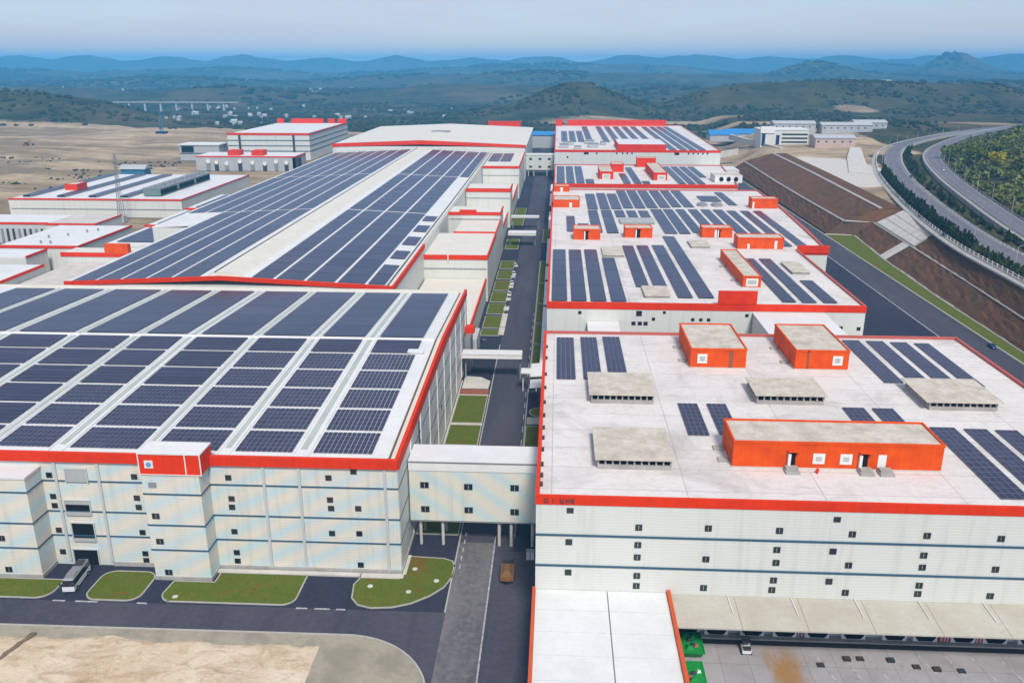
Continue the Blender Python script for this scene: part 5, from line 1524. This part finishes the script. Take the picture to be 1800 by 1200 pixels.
digger(-400, 935 + 80, 'dark excavator on the bare earth near the tall white building', 'rust')

# ------------------------------------------------------------------ eastern works
wb = thing('office_building', (230, 962, 10), 'white block with navy window bands beyond the right warehouses', 'building')
MB().box(218, 268, 950, 985, 8, 30).build('wall', 'clad_white', wb)
MB().box(217, 232, 949, 952, 27, 34).build('raised_front', 'white_trim', wb)
MB().box(219, 222.5, 949.4, 949.98, 14, 29).box(234, 237.5, 949.4, 949.98, 12, 25).build('window_band', 'navy_paint', wb)
MB().box(238, 268, 949.4, 949.98, 9, 14).build('window_band', 'navy_paint', wb)
for z in (17, 21, 25):
    MB().box(240, 267, 949.7, 949.98, z, z + 1.6).build('window', 'window_glass', wb)
MB().box(217.5, 268.5, 949.5, 985.5, 30, 30.8).build('roof', 'white_roof', wb)
for k, (x, y, w, d, lab) in enumerate(((205, 1090, 34, 26, 'bright blue roofed shed, left of a pair beyond the right warehouses'), (232, 1110, 40, 26, 'bright blue roofed shed, right of a pair beyond the right warehouses'))):
    t = thing('blue_shed', (x, y, 8), lab, 'shed')
    MB().box(x - w/2, x + w/2, y, y + d, 6, 14).build('wall', 'grey_plaster', t)
    MB().hexa([(x - w/2 - 1, y - 1, 14), (x + w/2 + 1, y - 1, 14), (x + w/2 + 1, y + d + 1, 14), (x - w/2 - 1, y + d + 1, 14)], [(x - w/2 - 1, y + d/2 - 1, 19), (x + w/2 + 1, y + d/2 - 1, 19), (x + w/2 + 1, y + d/2 + 1, 19), (x - w/2 - 1, y + d/2 + 1, 19)]).build('roof', 'blue_sheet', t)
for k, (x, y, w, h, mat, lab) in enumerate(((283, 905, 40, 9, 'pink_plaster', 'low pinkish works building behind the pale terrace'), (290, 1090, 50, 12, 'grey_plaster', 'pale grey shed row behind the white block'), (350, 1080, 60, 9, 'grey_plaster', 'long pale roof left of the highway bend'), (395, 1130, 40, 8, 'grey_plaster', 'small pale roof nearest the highway bend'))):
    t = thing('works_building', (x, y, 10), lab, 'building')
    g = float(height(x, y))
    MB().box(x - w/2, x + w/2, y, y + 22, g - 2, g + h).build('wall', mat, t)
    MB().hexa([(x - w/2 - .8, y - .8, g + h), (x + w/2 + .8, y - .8, g + h), (x + w/2 + .8, y + 23, g + h), (x - w/2 - .8, y + 23, g + h)], [(x - w/2 - .8, y + 10, g + h + 3), (x + w/2 + .8, y + 10, g + h + 3), (x + w/2 + .8, y + 12, g + h + 3), (x - w/2 - .8, y + 12, g + h + 3)]).build('roof', 'grey_plaster', t)
    for q in range(int(w // 8)):
        MB().box(x - w/2 + 2 + 8 * q, x - w/2 + 3.8 + 8 * q, y - .2, y - .01, g + h - 4, g + h - 2.6).build('window', 'window_glass', t)
# white retaining wall running down by the white block
struct('retaining_wall', MB().ribbon([(205, 1060, 17), (228, 905, 16)], [(208, 1060, 17), (232, 905, 16)], 6), 'pale_concrete')
struct('retaining_wall', MB().ribbon([(120, 860, 8.4), (186, 905, 15)], [(120, 862, 8.4), (186, 908, 15)], 6), 'pale_concrete')
struct('ramp', MB().ribbon([(232, 700, 16.6), (262, 800, 17.5), (290, 880, 19.5)], [(246, 690, 16.6), (274, 790, 17.5), (298, 872, 19.5)], 3), 'pale_concrete')

# ------------------------------------------------------------------ vehicles and small things
def wheel(t, x, y, z, r, w):
    wh = MB().tube((x - w/2, y, z), (x + w/2, y, z), r, n=14).build('wheel', 'rubber', t)
    MB().tube((x - w/2 - .02, y, z), (x + w/2 + .02, y, z), r * .55, n=10).build('rim', 'grey_metal', wh)
def bus(x, y, z, rz, label):
    t = thing('bus', (x, y, z), label, 'bus', rz=rz)
    def part(m, n, mat, p=t):
        me = m.mesh(n, mat); o = bpy.data.objects.new(n, me); o.parent = p; COL.objects.link(o); return o
    L, W, Hh = 7.8, 2.3, 3.2
    part(MB().hexa([(-W/2, -L/2, .45), (W/2, -L/2, .45), (W/2, L/2, .45), (-W/2, L/2, .45)], [(-W/2, -L/2, 1.5), (W/2, -L/2, 1.5), (W/2, L/2, 1.5), (-W/2, L/2, 1.5)]), 'body', 'car_white')
    part(MB().hexa([(-W/2 + .02, -L/2 + .05, 1.5), (W/2 - .02, -L/2 + .05, 1.5), (W/2 - .02, L/2 - .05, 1.5), (-W/2 + .02, L/2 - .05, 1.5)], [(-W/2 + .12, -L/2 + .35, 2.75), (W/2 - .12, -L/2 + .35, 2.75), (W/2 - .12, L/2 - .1, 2.75), (-W/2 + .12, L/2 - .1, 2.75)]), 'window_band', 'window_glass')
    part(MB().hexa([(-W/2 + .1, -L/2 + .33, 2.75), (W/2 - .1, -L/2 + .33, 2.75), (W/2 - .1, L/2 - .1, 2.75), (-W/2 + .1, L/2 - .1, 2.75)], [(-W/2 + .25, -L/2 + .6, 3.05), (W/2 - .25, -L/2 + .6, 3.05), (W/2 - .25, L/2 - .2, 3.05), (-W/2 + .25, L/2 - .2, 3.05)]), 'roof', 'grey_metal')
    part(MB().box(-.8, .8, -2.6, -.6, 3.05, 3.3), 'air_unit', 'grey_metal')
    part(MB().box(-.8, .8, 1.2, 3.2, 3.05, 3.3), 'air_unit', 'dark_metal')
    for s in (-1, 1):
        for yy in (-2.6, 2.4):
            w_ = part(MB().tube((s * 1.0, yy, .5), (s * 1.3, yy, .5), .5, n=12), 'wheel', 'rubber')
            part(MB().tube((s * 1.31, yy, .5), (s * 1.33, yy, .5), .28, n=10), 'rim', 'grey_metal', w_)
        part(MB().box(s * .9 - .2, s * .9 + .2, -L/2 - .04, -L/2 + .02, .75, 1.0), 'headlight', 'white_trim')
        part(MB().box(s * 1.35 - .12, s * 1.35 + .12, -L/2 - .3, -L/2 - .1, 2.0, 2.6), 'mirror', 'dark_metal')
bus(-95.4, 144.0, .05, R(6), 'white and silver bus parked before the dark garage doorway of the left factory')
def car(name, x, y, z, rz, mat, label, group=None):
    t = thing(name, (x, y, z), label, 'car', group, rz)
    def part(m, n, mt, p=t):
        me = m.mesh(n, mt); o = bpy.data.objects.new(n, me); o.parent = p; COL.objects.link(o); return o
    W, L = 1.8, 4.5
    part(MB().hexa([(-W/2, -L/2, .35), (W/2, -L/2, .35), (W/2, L/2, .35), (-W/2, L/2, .35)], [(-W/2, -L/2 + .1, .9), (W/2, -L/2 + .1, .9), (W/2, L/2 - .1, .95), (-W/2, L/2 - .1, .95)]), 'body', mat)
    part(MB().hexa([(-W/2 + .05, -L/2 + 1.2, .9), (W/2 - .05, -L/2 + 1.2, .9), (W/2 - .05, L/2 - .4, .93), (-W/2 + .05, L/2 - .4, .93)], [(-W/2 + .22, -L/2 + 1.8, 1.42), (W/2 - .22, -L/2 + 1.8, 1.42), (W/2 - .22, L/2 - 1.0, 1.42), (-W/2 + .22, L/2 - 1.0, 1.42)]), 'window_band', 'window_glass')
    part(MB().box(-W/2 + .24, W/2 - .24, -L/2 + 1.85, L/2 - 1.05, 1.42, 1.48), 'roof', mat)
    for s in (-1, 1):
        for yy in (-1.35, 1.35):
            part(MB().tube((s * .72, yy, .33), (s * .92, yy, .33), .33, n=12), 'wheel', 'rubber')
        part(MB().box(s * .6 - .18, s * .6 + .18, -L/2 - .01, -L/2 + .08, .6, .78), 'headlight', 'white_trim')
car('parked_car', -28.0, 304.5, .0, R(60), 'car_blue', 'dark blue car parked at the end of the left lawns by the pipe bridge')
for k, (y) in enumerate((371, 391, 410, 428)):
    car('parked_car', -20.4, y, .03, R(4 * k), 'car_white', 'small white car parked at the lawn edge, %s from the front' % ORD[k], 'white cars along the lawn edge')
car('road_car', 263, 655, 18.05, R(-12), 'car_blue', 'dark blue car driving on the nearer highway lanes')
car('road_car', 224, 540, 18.05, R(-12), 'car_white', 'white car driving on the nearer highway lanes')
car('road_car', 300, 688, 19.65, R(-16), 'car_white', 'white car driving on the farther highway lanes')
car('yard_car', 160.8, 306, .06, 0, 'car_blue', 'dark car parked at the grass verge of the side road')

dt = thing('dump_truck', (-8.7, 151, .05), 'small truck with dark cab and rusty brown load standing on the road', 'truck')
MB().box(-10.0, -7.4, 147.5, 152.4, .9, 1.9).build('bed', 'rust', dt)
MB().hexa([(-9.8, 147.7, 1.9), (-7.6, 147.7, 1.9), (-7.6, 152.2, 1.9), (-9.8, 152.2, 1.9)], [(-9.2, 148.6, 2.6), (-8.2, 148.6, 2.6), (-8.2, 151.2, 2.6), (-9.2, 151.2, 2.6)]).build('load', 'soil', dt)
MB().hexa([(-9.8, 152.7, .7), (-7.6, 152.7, .7), (-7.6, 154.9, .7), (-9.8, 154.9, .7)], [(-9.6, 152.8, 2.5), (-7.8, 152.8, 2.5), (-7.8, 154.3, 2.5), (-9.6, 154.3, 2.5)]).build('cab', 'dark_metal', dt)
MB().box(-9.2, -8.2, 147.4, 154.6, .5, .88).build('chassis', 'rubber', dt)
for s in (-9.7, -7.7):
    for y in (148.6, 150, 153.6):
        wheel(dt, s, y, .52, .5, .35)
cb = thing('switch_cabinet', (-4.3, 157.3, 0), 'white switch cabinet standing by the right warehouse wall under the covered bridge', 'cabinet')
MB().box(-5.1, -3.5, 156.8, 157.8, .15, 2.0).build('case', 'white_trim', cb)
MB().box(-5.2, -3.4, 156.7, 157.9, 2.0, 2.15).build('cap', 'grey_metal', cb)
MB().box(-5.2, -3.4, 156.7, 157.9, 0, .15).build('foot', 'concrete', cb)
MB().box(-4.35, -4.25, 156.74, 156.8, .3, 1.9).build('seam', 'dark_metal', cb)

def skip(x, y, label):
    t = thing('waste_skip', (x, y, .04), label, 'waste skip', 'green waste skips by the ramp canopy')
    o_ = [(x - 1.4, y - 2.0, .25), (x + 1.4, y - 2.0, .25), (x + 1.4, y + 2.0, .25), (x - 1.4, y + 2.0, .25)]
    MB().hexa(o_, [(x - 1.9, y - 2.8, 1.7), (x + 1.9, y - 2.8, 1.7), (x + 1.9, y + 2.8, 1.7), (x - 1.9, y + 2.8, 1.7)]).build('tub', 'green_paint', t)
    rim = MB()
    rim.box(x - 2.0, x + 2.0, y - 2.95, y - 2.7, 1.6, 1.85).box(x - 2.0, x + 2.0, y + 2.7, y + 2.95, 1.6, 1.85).box(x - 2.0, x - 1.8, y - 2.7, y + 2.7, 1.6, 1.85).box(x + 1.8, x + 2.0, y - 2.7, y + 2.7, 1.6, 1.85)
    rim.build('rim', 'green_paint', t)
    for k in range(7):
        a, b = x + random.uniform(-1.2, 1.2), y + random.uniform(-2, 2)
        s = random.uniform(.4, .8)
        MB().hexa([(a - s, b - s, 1.6), (a + s, b - s * .7, 1.6), (a + s * .8, b + s, 1.6), (a - s, b + s * .8, 1.6)], [(a - s * .4, b - s * .5, 2.0 + s * .5), (a + s * .5, b - s * .3, 2.1 + s * .3), (a + s * .3, b + s * .5, 2.0), (a - s * .5, b + s * .4, 2.2)]).build('scrap', random.choice(['green_paint', 'dark_metal', 'faded_red', 'white_trim', 'green_paint']), t)
    for s in (-1.2, 1.2):
        MB().box(x + s - .15, x + s + .15, y - 1.8, y + 1.8, 0.0, .25).build('skid', 'dark_metal', t)
skip(25.3, 129.2, 'green waste skip heaped with scrap, nearer to the dock doors')
skip(24.4, 121.2, 'green waste skip heaped with scrap, at the lower picture edge')
fk = thing('forklift', (35, 129.3, .04), 'small white forklift parked before the loading dock', 'forklift')
MB().box(34.2, 35.8, 128.4, 130.2, .35, 1.2).build('body', 'white_trim', fk)
MB().box(34.35, 35.65, 128.2, 128.9, 1.2, 1.6).build('counterweight', 'dark_metal', fk)
MB().box(34.4, 34.5, 130.3, 130.4, .2, 2.6).box(35.5, 35.6, 130.3, 130.4, .2, 2.6).box(34.4, 35.6, 130.3, 130.4, 2.5, 2.6).build('mast', 'dark_metal', fk)
MB().box(34.5, 34.7, 130.4, 131.3, .2, .28).box(35.3, 35.5, 130.4, 131.3, .2, .28).build('fork', 'dark_metal', fk)
MB().box(34.3, 35.7, 128.9, 130.1, 2.15, 2.25).box(34.3, 34.38, 129, 129.1, 1.2, 2.15).box(35.62, 35.7, 129, 129.1, 1.2, 2.15).build('overhead_guard', 'dark_metal', fk)
for x in (34.2, 35.8):
    for y in (128.7, 129.9): wheel(fk, x, y, .32, .32, .25)
# dark clutter along the dock foot
for k in range(7):
    x = 47 + k * 4.3 + random.uniform(-1.8, 1.8); y = 126.8 + random.uniform(-1.8, 1.8)
    t = thing('pallet_stack', (x, y, .05), 'low dark pallet stack on the dock yard, %s from the left' % ORD[k], 'pallet', 'pallets on the dock yard')
    for q in range(2 + k % 2):
        MB().box(x - .6, x + .6, y - .5, y + .5, .05 + .16 * q + .1, .05 + .16 * q + .14).box(x - .6, x - .45, y - .5, y + .5, .05 + .16 * q, .15 + .16 * q).box(x + .45, x + .6, y - .5, y + .5, .05 + .16 * q, .15 + .16 * q).build('pallet', 'bark' if k % 3 else 'dark_metal', t)
# manhole covers, stones on lawns
for k, (x, y) in enumerate(((-73.5, 140.0), (-36, 145.5), (-28, 152), (-28, 144), (-23, 148))):
    t = lone('manhole', MB().tube((x, y, .15), (x, y, .26), .55, n=14).tube((x, y, .26), (x, y, .3), .42, n=14), 'pale_concrete', (x, y, .15), 'round pale manhole cover set in the front lawns, %s from the left' % ORD[k], 'manhole', 'manholes in the lawns')

# street lamps along the highway
def lamp_proto():
    t = thing('street_lamp', (0, 0, 0), 'pale grey highway lamp post', 'street lamp', 'lamp posts along the highway')
    MB().tube((0, 0, 0), (0, 0, 9.5), .16, .09, 7).build('pole', 'grey_plaster', t)
    MB().tube((0, 0, 9.4), (1.9, 0, 10.1), .08, .06, 6).build('arm', 'grey_plaster', t)
    MB().box(1.6, 2.6, -.18, .18, 10.0, 10.2).build('lamp_head', 'grey_metal', t)
    MB().box(-.3, .3, -.3, .3, -.4, .3).build('footing', 'concrete', t)
    return t
lp = lamp_proto()
spots = []
for S, d, z, ang in ((S1, -8.2, 17.2, 0), (S2, 8.0, 19.0, 180)):
    L = offset(S, d)
    last = None
    for x, y in L:
        if y < 270 or y > 1150: continue
        if last is None or math.hypot(x - last[0], y - last[1]) > 42:
            spots.append((x, y, hz(y, z), ang, S is S1)); last = (x, y)
cnt = {True: 0, False: 0}
for i, (x, y, z, ang, near) in enumerate(spots):
    o = lp if i == 0 else copy_tree(lp)
    o.location = (x, y, z); o.rotation_euler = (0, 0, R(ang))
    o['label'] = 'pale grey highway lamp post on the %s side, %s along from the front' % ('embankment' if near else 'wooded', (ORD + ['fifteenth', 'sixteenth', 'seventeenth', 'eighteenth', 'nineteenth', 'twentieth', 'twenty-first', 'twenty-second', 'twenty-third', 'twenty-fourth', 'twenty-fifth', 'twenty-sixth', 'twenty-seventh', 'twenty-eighth'])[cnt[near]])
    cnt[near] += 1

# ------------------------------------------------------------------ vegetation
def leaf_mesh(name, mat, n, shape, size, seed):
    """a cloud of small leaf-clump faces; shape(r) gives a point inside the crown"""
    r_ = np.random.default_rng(seed)
    V = []; F = []
    for i in range(n):
        p = np.array(shape(r_))
        a = r_.normal(size=3); a /= np.linalg.norm(a)
        b = np.cross(a, r_.normal(size=3)); b /= np.linalg.norm(b)
        s = size * r_.uniform(.6, 1.4)
        k = len(V)
        V += [tuple(p - a * s - b * s * .5), tuple(p + a * s - b * s * .6), tuple(p + a * s * .7 + b * s * .8), tuple(p - a * s * .6 + b * s * .7)]
        F.append((k, k+1, k+2, k+3))
    me = bpy.data.meshes.new(name); me.from_pydata(V, [], F); me.materials.append(MATS[mat]); return me

def tree_proto(mat, h, r, cone, seed, n=230):
    t = bpy.data.objects.new('roadside_tree', None); COL.objects.link(t)
    tr = MB().tube((0, 0, 0), (0, 0, h * .45), h * .028, h * .018, 7)
    rr = random.Random(seed)
    for k in range(5):
        a = rr.uniform(0, 6.28); z = h * rr.uniform(.25, .45)
        tr.tube((0, 0, z), (math.cos(a) * r * .6, math.sin(a) * r * .6, z + h * .22), h * .013, h * .006, 5)
    o = tr.build('trunk', 'bark'); o.parent = t
    lobes = [(rr.uniform(-.45, .45) * r, rr.uniform(-.45, .45) * r, h * rr.uniform(.35, .85)) for _ in range(7)]
    def shape(q):
        if cone:
            z = q.uniform(.15, 1.0); rad = r * (1.02 - z) * 1.15 * math.sqrt(q.uniform(.15, 1)) * (.75 + .5 * q.uniform())
            a = q.uniform(0, 6.28)
            return (math.cos(a) * rad, math.sin(a) * rad, z * h)
        c = lobes[q.integers(len(lobes))]
        d = q.normal(size=3); d /= np.linalg.norm(d); d *= q.uniform(.35, 1) ** .5
        s = r * .58
        return (c[0] + d[0] * s, c[1] + d[1] * s, min(c[2] + d[2] * s * .9, h * 1.02))
    cr = bpy.data.objects.new('crown', leaf_mesh('crown', mat, n, shape, h * .075, seed)); cr.parent = t; COL.objects.link(cr)
    return t
protos = [tree_proto('leaf_dark', 6.5, 1.9, True, 1), tree_proto('leaf_dark', 5.6, 2.2, False, 2), tree_proto('leaf_mid', 5.2, 1.6, True, 3), tree_proto('leaf_mid', 4.6, 2.0, False, 4)]
used = [False] * 4
def plant(i, x, y, z, s, label, group):
    o = protos[i] if not used[i] else copy_tree(protos[i])
    used[i] = True
    o.location = (x, y, z); o.scale = (s * random.uniform(.85, 1.15), s * random.uniform(.85, 1.15), s); o.rotation_euler = (0, 0, random.uniform(0, 6.28))
    tag(o, label, 'tree', group)
def walk(line, step):
    out = []; acc = 0
    for (xa, ya), (xb, yb) in zip(line, line[1:]):
        L = math.hypot(xb - xa, yb - ya)
        while acc < L:
            out.append((xa + (xb - xa) * acc / L, ya + (yb - ya) * acc / L)); acc += step
        acc -= L
    return out
n = 0
for d, st in ((-10.6, 4.2), (-8.6, 5.0)):
    for x, y in walk([p for p in offset(S1, d) if 270 < p[1] < 700], st):
        if n >= 190: break
        i = (random.choice([0, 1, 0]) if y > 400 else random.choice([2, 3, 2, 0]))
        plant(i, x + random.uniform(-.6, .6), y + random.uniform(-1, 1), 16.2, random.uniform(.75, 1.2) * (1 if y > 400 else .85),
              'dark green roadside tree in the row between embankment fence and highway' if i < 2 else 'young light green tree in the row between embankment fence and highway', 'trees between fence and highway')
        n += 1
mid = [((a[0] + b[0]) / 2, (a[1] + b[1]) / 2) for a, b in zip([p for p in offset(S1, 9.5) if 300 < p[1] < 900], [p for p in offset(S1, 15.5) if 300 < p[1] < 900])]
for x, y in walk(mid, 5.4):
    plant(random.choice([0, 1, 1, 3]), x + random.uniform(-3, 3), y + random.uniform(-2, 2), 17.0, random.uniform(.6, 1.0), 'bushy tree on the planted strip between the two highway lanes', 'trees between the highway lanes')

def clump_field(name, pts, sizes, mat, label, faces=5, cat='wood', squash=.8):
    """many leafy clumps joined: each is a jittered ball of triangles"""
    t = (1 + 5 ** .5) / 2
    base = np.array([(-1, t, 0), (1, t, 0), (-1, -t, 0), (1, -t, 0), (0, -1, t), (0, 1, t), (0, -1, -t), (0, 1, -t), (t, 0, -1), (t, 0, 1), (-t, 0, -1), (-t, 0, 1)]) / math.sqrt(1 + t * t)
    tri = np.array([(0, 11, 5), (0, 5, 1), (0, 1, 7), (0, 7, 10), (0, 10, 11), (1, 5, 9), (5, 11, 4), (11, 10, 2), (10, 7, 6), (7, 1, 8), (3, 9, 4), (3, 4, 2), (3, 2, 6), (3, 6, 8), (3, 8, 9), (4, 9, 5), (2, 4, 11), (6, 2, 10), (8, 6, 7), (9, 8, 1)])
    n = len(pts)
    jit = rng.uniform(.55, 1.35, (n, 12, 1))
    V = base[None] * jit * sizes[:, None, None]
    V[:, :, 2] *= squash
    V = V + pts[:, None, :]
    F = tri[None] + (np.arange(n) * 12)[:, None, None]
    V = V.reshape(-1, 3); F = F.reshape(-1, 3)
    me = bpy.data.meshes.new(name)
    me.vertices.add(len(V)); me.vertices.foreach_set('co', V.astype(np.float32).ravel())
    me.loops.add(F.size); me.loops.foreach_set('vertex_index', F.astype(np.int32).ravel())
    me.polygons.add(len(F)); me.polygons.foreach_set('loop_start', np.arange(0, F.size, 3, dtype=np.int32))
    me.update(calc_edges=True)
    me.materials.append(MATS[mat])
    o = bpy.data.objects.new(name, me); COL.objects.link(o)
    return tag(o, label, cat, kind='stuff')

def leaf_field(name, pts, sizes, mat, label, per=26, cat='wood'):
    """near wood: each tree a cloud of small leaf faces round a few lobes"""
    n = len(pts)
    lob = rng.normal(size=(n, 5, 3)); lob /= np.linalg.norm(lob, axis=2, keepdims=True); lob *= .45
    pick = rng.integers(0, 5, (n, per))
    d = rng.normal(size=(n, per, 3)); d /= np.linalg.norm(d, axis=2, keepdims=True); d *= rng.uniform(.3, .75, (n, per, 1))
    c = np.take_along_axis(lob, pick[:, :, None], 1) + d
    c[:, :, 2] = c[:, :, 2] * .8 + .55
    c = c * sizes[:, None, None] + pts[:, None, :]
    a = rng.normal(size=(n, per, 3)); a /= np.linalg.norm(a, axis=2, keepdims=True)
    b = np.cross(a, rng.normal(size=(n, per, 3))); b /= np.linalg.norm(b, axis=2, keepdims=True)
    s = (sizes[:, None, None] * rng.uniform(.14, .3, (n, per, 1)))
    V = np.stack([c - a * s - b * s * .6, c + a * s - b * s * .5, c + a * s * .7 + b * s, c - a * s * .8 + b * s * .7], 2).reshape(-1, 3)
    F = np.arange(len(V)).reshape(-1, 4)
    me = bpy.data.meshes.new(name)
    me.vertices.add(len(V)); me.vertices.foreach_set('co', V.astype(np.float32).ravel())
    me.loops.add(F.size); me.loops.foreach_set('vertex_index', F.astype(np.int32).ravel())
    me.polygons.add(len(F)); me.polygons.foreach_set('loop_start', np.arange(0, F.size, 4, dtype=np.int32))
    me.update(calc_edges=True)
    me.materials.append(MATS[mat])
    o = bpy.data.objects.new(name, me); COL.objects.link(o)
    return tag(o, label, cat, kind='stuff')

def near_line(x, y, line, d):
    L = np.array(line)
    dd = np.full(x.shape, 1e9)
    for p, q in zip(L[:-1], L[1:]):
        v = q - p; t = np.clip(((x - p[0]) * v[0] + (y - p[1]) * v[1]) / (v @ v), 0, 1)
        dd = np.minimum(dd, np.hypot(x - p[0] - t * v[0], y - p[1] - t * v[1]))
    return dd < d
# wood on the hillside right of the highway
x = rng.uniform(215, 900, 14000); y = rng.uniform(330, 1450, 14000)
xr = np.interp(y, [p[1] for p in S2], [p[0] for p in S2])
keep = (x > xr + 13) & (x < xr + 330) & (fbm(x / 45, y / 45, 55) > .36)
x, y = x[keep], y[keep]
leaf_field('hillside_wood', np.stack([x, y, height(x, y) + .8], 1), rng.uniform(3.0, 5.6, len(x)), 'leaf_wood', 'dark green wood covering the hillside right of the highway', 30)
# lime and yellow trees standing out of it
def big_tree(name, x, y, r, h, mat, label, seed):
    g = float(height(x, y)) + 4
    t = thing(name, (x, y, g), label, 'tree')
    MB().tube((x, y, g - 4), (x, y, g + h * .5), .5, .3, 7).build('trunk', 'bark', t)
    rr = random.Random(seed)
    lobes = [(rr.uniform(-.6, .6) * r, rr.uniform(-.6, .6) * r, h * rr.uniform(.3, .8)) for _ in range(8)]
    def shape(q):
        c = lobes[q.integers(8)]; d = q.normal(size=3); d /= np.linalg.norm(d); d *= q.uniform(.3, 1) ** .5 * r * .55
        return (c[0] + d[0], c[1] + d[1], c[2] + d[2] * .9)
    cr = bpy.data.objects.new('crown', leaf_mesh('crown', mat, 420, shape, r * .11, seed)); cr.parent = t; COL.objects.link(cr)
big_tree('yellow_tree', 341, 690, 7, 11, 'leaf_yellow', 'bright yellow tree on the wooded hillside right of the highway', 5)
for k, (x, y) in enumerate(((338, 775), (352, 790), (362, 770), (372, 800), (348, 745), (366, 740))):
    big_tree('lime_tree', x, y, 6.5, 10, 'leaf_lime', 'lime green tree around the yellow tree on the wooded hillside, %s from the left' % ORD[k], 20 + k)
# scrub and woods on the nearer hills and plain
def scatter(n, x0, x1, y0, y1, thr, seed, sc):
    x = rng.uniform(x0, x1, n); y = rng.uniform(y0, y1, n)
    k = (fbm(x / sc, y / sc, seed) > thr)
    return x[k], y[k]
x, y = scatter(19000, -1700, 2000, 1120, 2500, .44, 61, 110)
ok = ~((x > -1100) & (x < -180) & (y < 1250 - .06 * x)) & ~near_line(x, y, S1, 26) & ~near_line(x, y, S2, 30) & (np.abs(x / y) < .95)
for (bx, by, rx, ry) in ((330, 1330, 120, 45), (145, 1560, 180, 55), (560, 1690, 50, 45), (620, 1330, 70, 36), (300, 1080, 170, 110)):
    ok &= (((x - bx) / rx) ** 2 + ((y - by) / ry) ** 2) > 1
x, y = x[ok], y[ok]
clump_field('hill_scrub', np.stack([x, y, height(x, y) + 1.0], 1), rng.uniform(2.2, 5.5, len(x)), 'leaf_far', 'scrub and trees dotted over the near hills')
x = rng.uniform(-760, -385, 1500); y = rng.uniform(560, 900, 1500)
k_ = fbm(x / 60, y / 30, 91) > .52
x, y = x[k_], y[k_]
clump_field('earth_scrub', np.stack([x, y, height(x, y) + .2], 1), rng.uniform(.6, 1.9, len(x)), 'leaf_far', 'low scrub growing over the bare earth on the left')
x, y = scatter(36000, -5200, 5600, 2400, 7500, .47, 71, 420)
ok = np.abs(x / y) < .85
x, y = x[ok], y[ok]
clump_field('far_wood', np.stack([x, y, height(x, y) + 2.0], 1), rng.uniform(6, 15, len(x)) * (.6 + y / 7000), 'leaf_far', 'dark woods spread across the far plain and ridges', squash=.55)

# far villages: small pale houses
hm = MB().box(-6, 6, -4, 4, -2, 6).mesh('wall', 'grey_plaster'); hr = MB().hexa([(-6.5, -4.5, 6), (6.5, -4.5, 6), (6.5, 4.5, 6), (-6.5, 4.5, 6)], [(-6.5, -.3, 9), (6.5, -.3, 9), (6.5, .3, 9), (-6.5, .3, 9)]).mesh('roof', 'grey_plaster')
clusters = [(-640, 1850, 150, 90, 26), (-380, 1750, 110, 60, 14), (-900, 2300, 200, 120, 18), (-300, 2150, 120, 80, 10), (-1500, 3000, 300, 150, 10), (-700, 3300, 250, 120, 12), (700, 3600, 200, 100, 10), (1250, 3700, 120, 60, 14), (560, 3000, 150, 80, 6), (-560, 1480, 120, 40, 14)]
for (cx, cy, sx, sy, n_) in clusters:
    for k in range(int(n_ * .6)):
        x = cx + rng.normal() * sx * .6; y = cy + rng.normal() * sy * .6
        t = bpy.data.objects.new('village_house', None); COL.objects.link(t)
        t.location = (x, y, float(height(x, y))); t.rotation_euler = (0, 0, rng.uniform(0, 3.14)); s = rng.uniform(.35, .8); t.scale = (s, s, s * rng.uniform(.8, 1.3))
        tag(t, 'tiny grey house in the far valley villages', 'house', 'far village houses')
        for nm, me in (('wall', hm), ('roof', hr)):
            o = bpy.data.objects.new(nm, me); o.parent = t; COL.objects.link(o)
fv = thing('viaduct', (-1000, 2150, 0), 'long pale viaduct crossing the plain behind the left earthworks', 'viaduct')
gz = 2
MB().box(-1240, -790, 2150, 2160, gz, gz + 2.5).build('deck', 'concrete', fv)
for x in range(-1230, -800, 40):
    MB().box(x, x + 4, 2152, 2158, gz - 40, gz).build('pier', 'grey_plaster', fv)
for k, (x, y, w, h) in enumerate(((1215, 3950, 70, 22), (1270, 3960, 60, 28), (1330, 3990, 80, 18), (1460, 4050, 40, 24))):
    g = float(height(x, y))
    t = thing('far_block', (x, y, g), 'pale far building group on the ridge below the round blue hill, %s from the left' % ORD[k], 'building', 'far pale blocks')
    MB().box(x - w/2, x + w/2, y, y + 30, g - 5, g + h).build('wall', 'white_trim', t)
    MB().box(x - w/2 - 1, x + w/2 + 1, y - 1, y + 31, g + h, g + h + 2).build('roof', 'grey_plaster', t)

# ------------------------------------------------------------------ haze
hzm = bpy.data.materials.new('haze_air'); hzm.use_nodes = True
hn = hzm.node_tree.nodes; hl = hzm.node_tree.links
hn.clear()
ho = hn.new('ShaderNodeOutputMaterial'); hv = hn.new('ShaderNodeVolumePrincipled')
hv.inputs['Color'].default_value = (0.12, 0.55, 1.0, 1)
hv.inputs['Density'].default_value = HAZE_DENSITY
hv.inputs['Anisotropy'].default_value = -0.35
hl.new(hv.outputs[0], ho.inputs['Volume'])
MATS['haze_air'] = hzm
lo = min(v.co.z for v in bpy.data.objects['ground'].data.vertices) - 1.0
hi = max(v.co.z for v in bpy.data.objects['ground'].data.vertices)
MB().box(-14500, 14500, -14500, 14500, lo, max(hi + 8, 130)).build('haze', 'haze_air', None, label='thin blue haze in the air over the whole valley', kind='stuff')
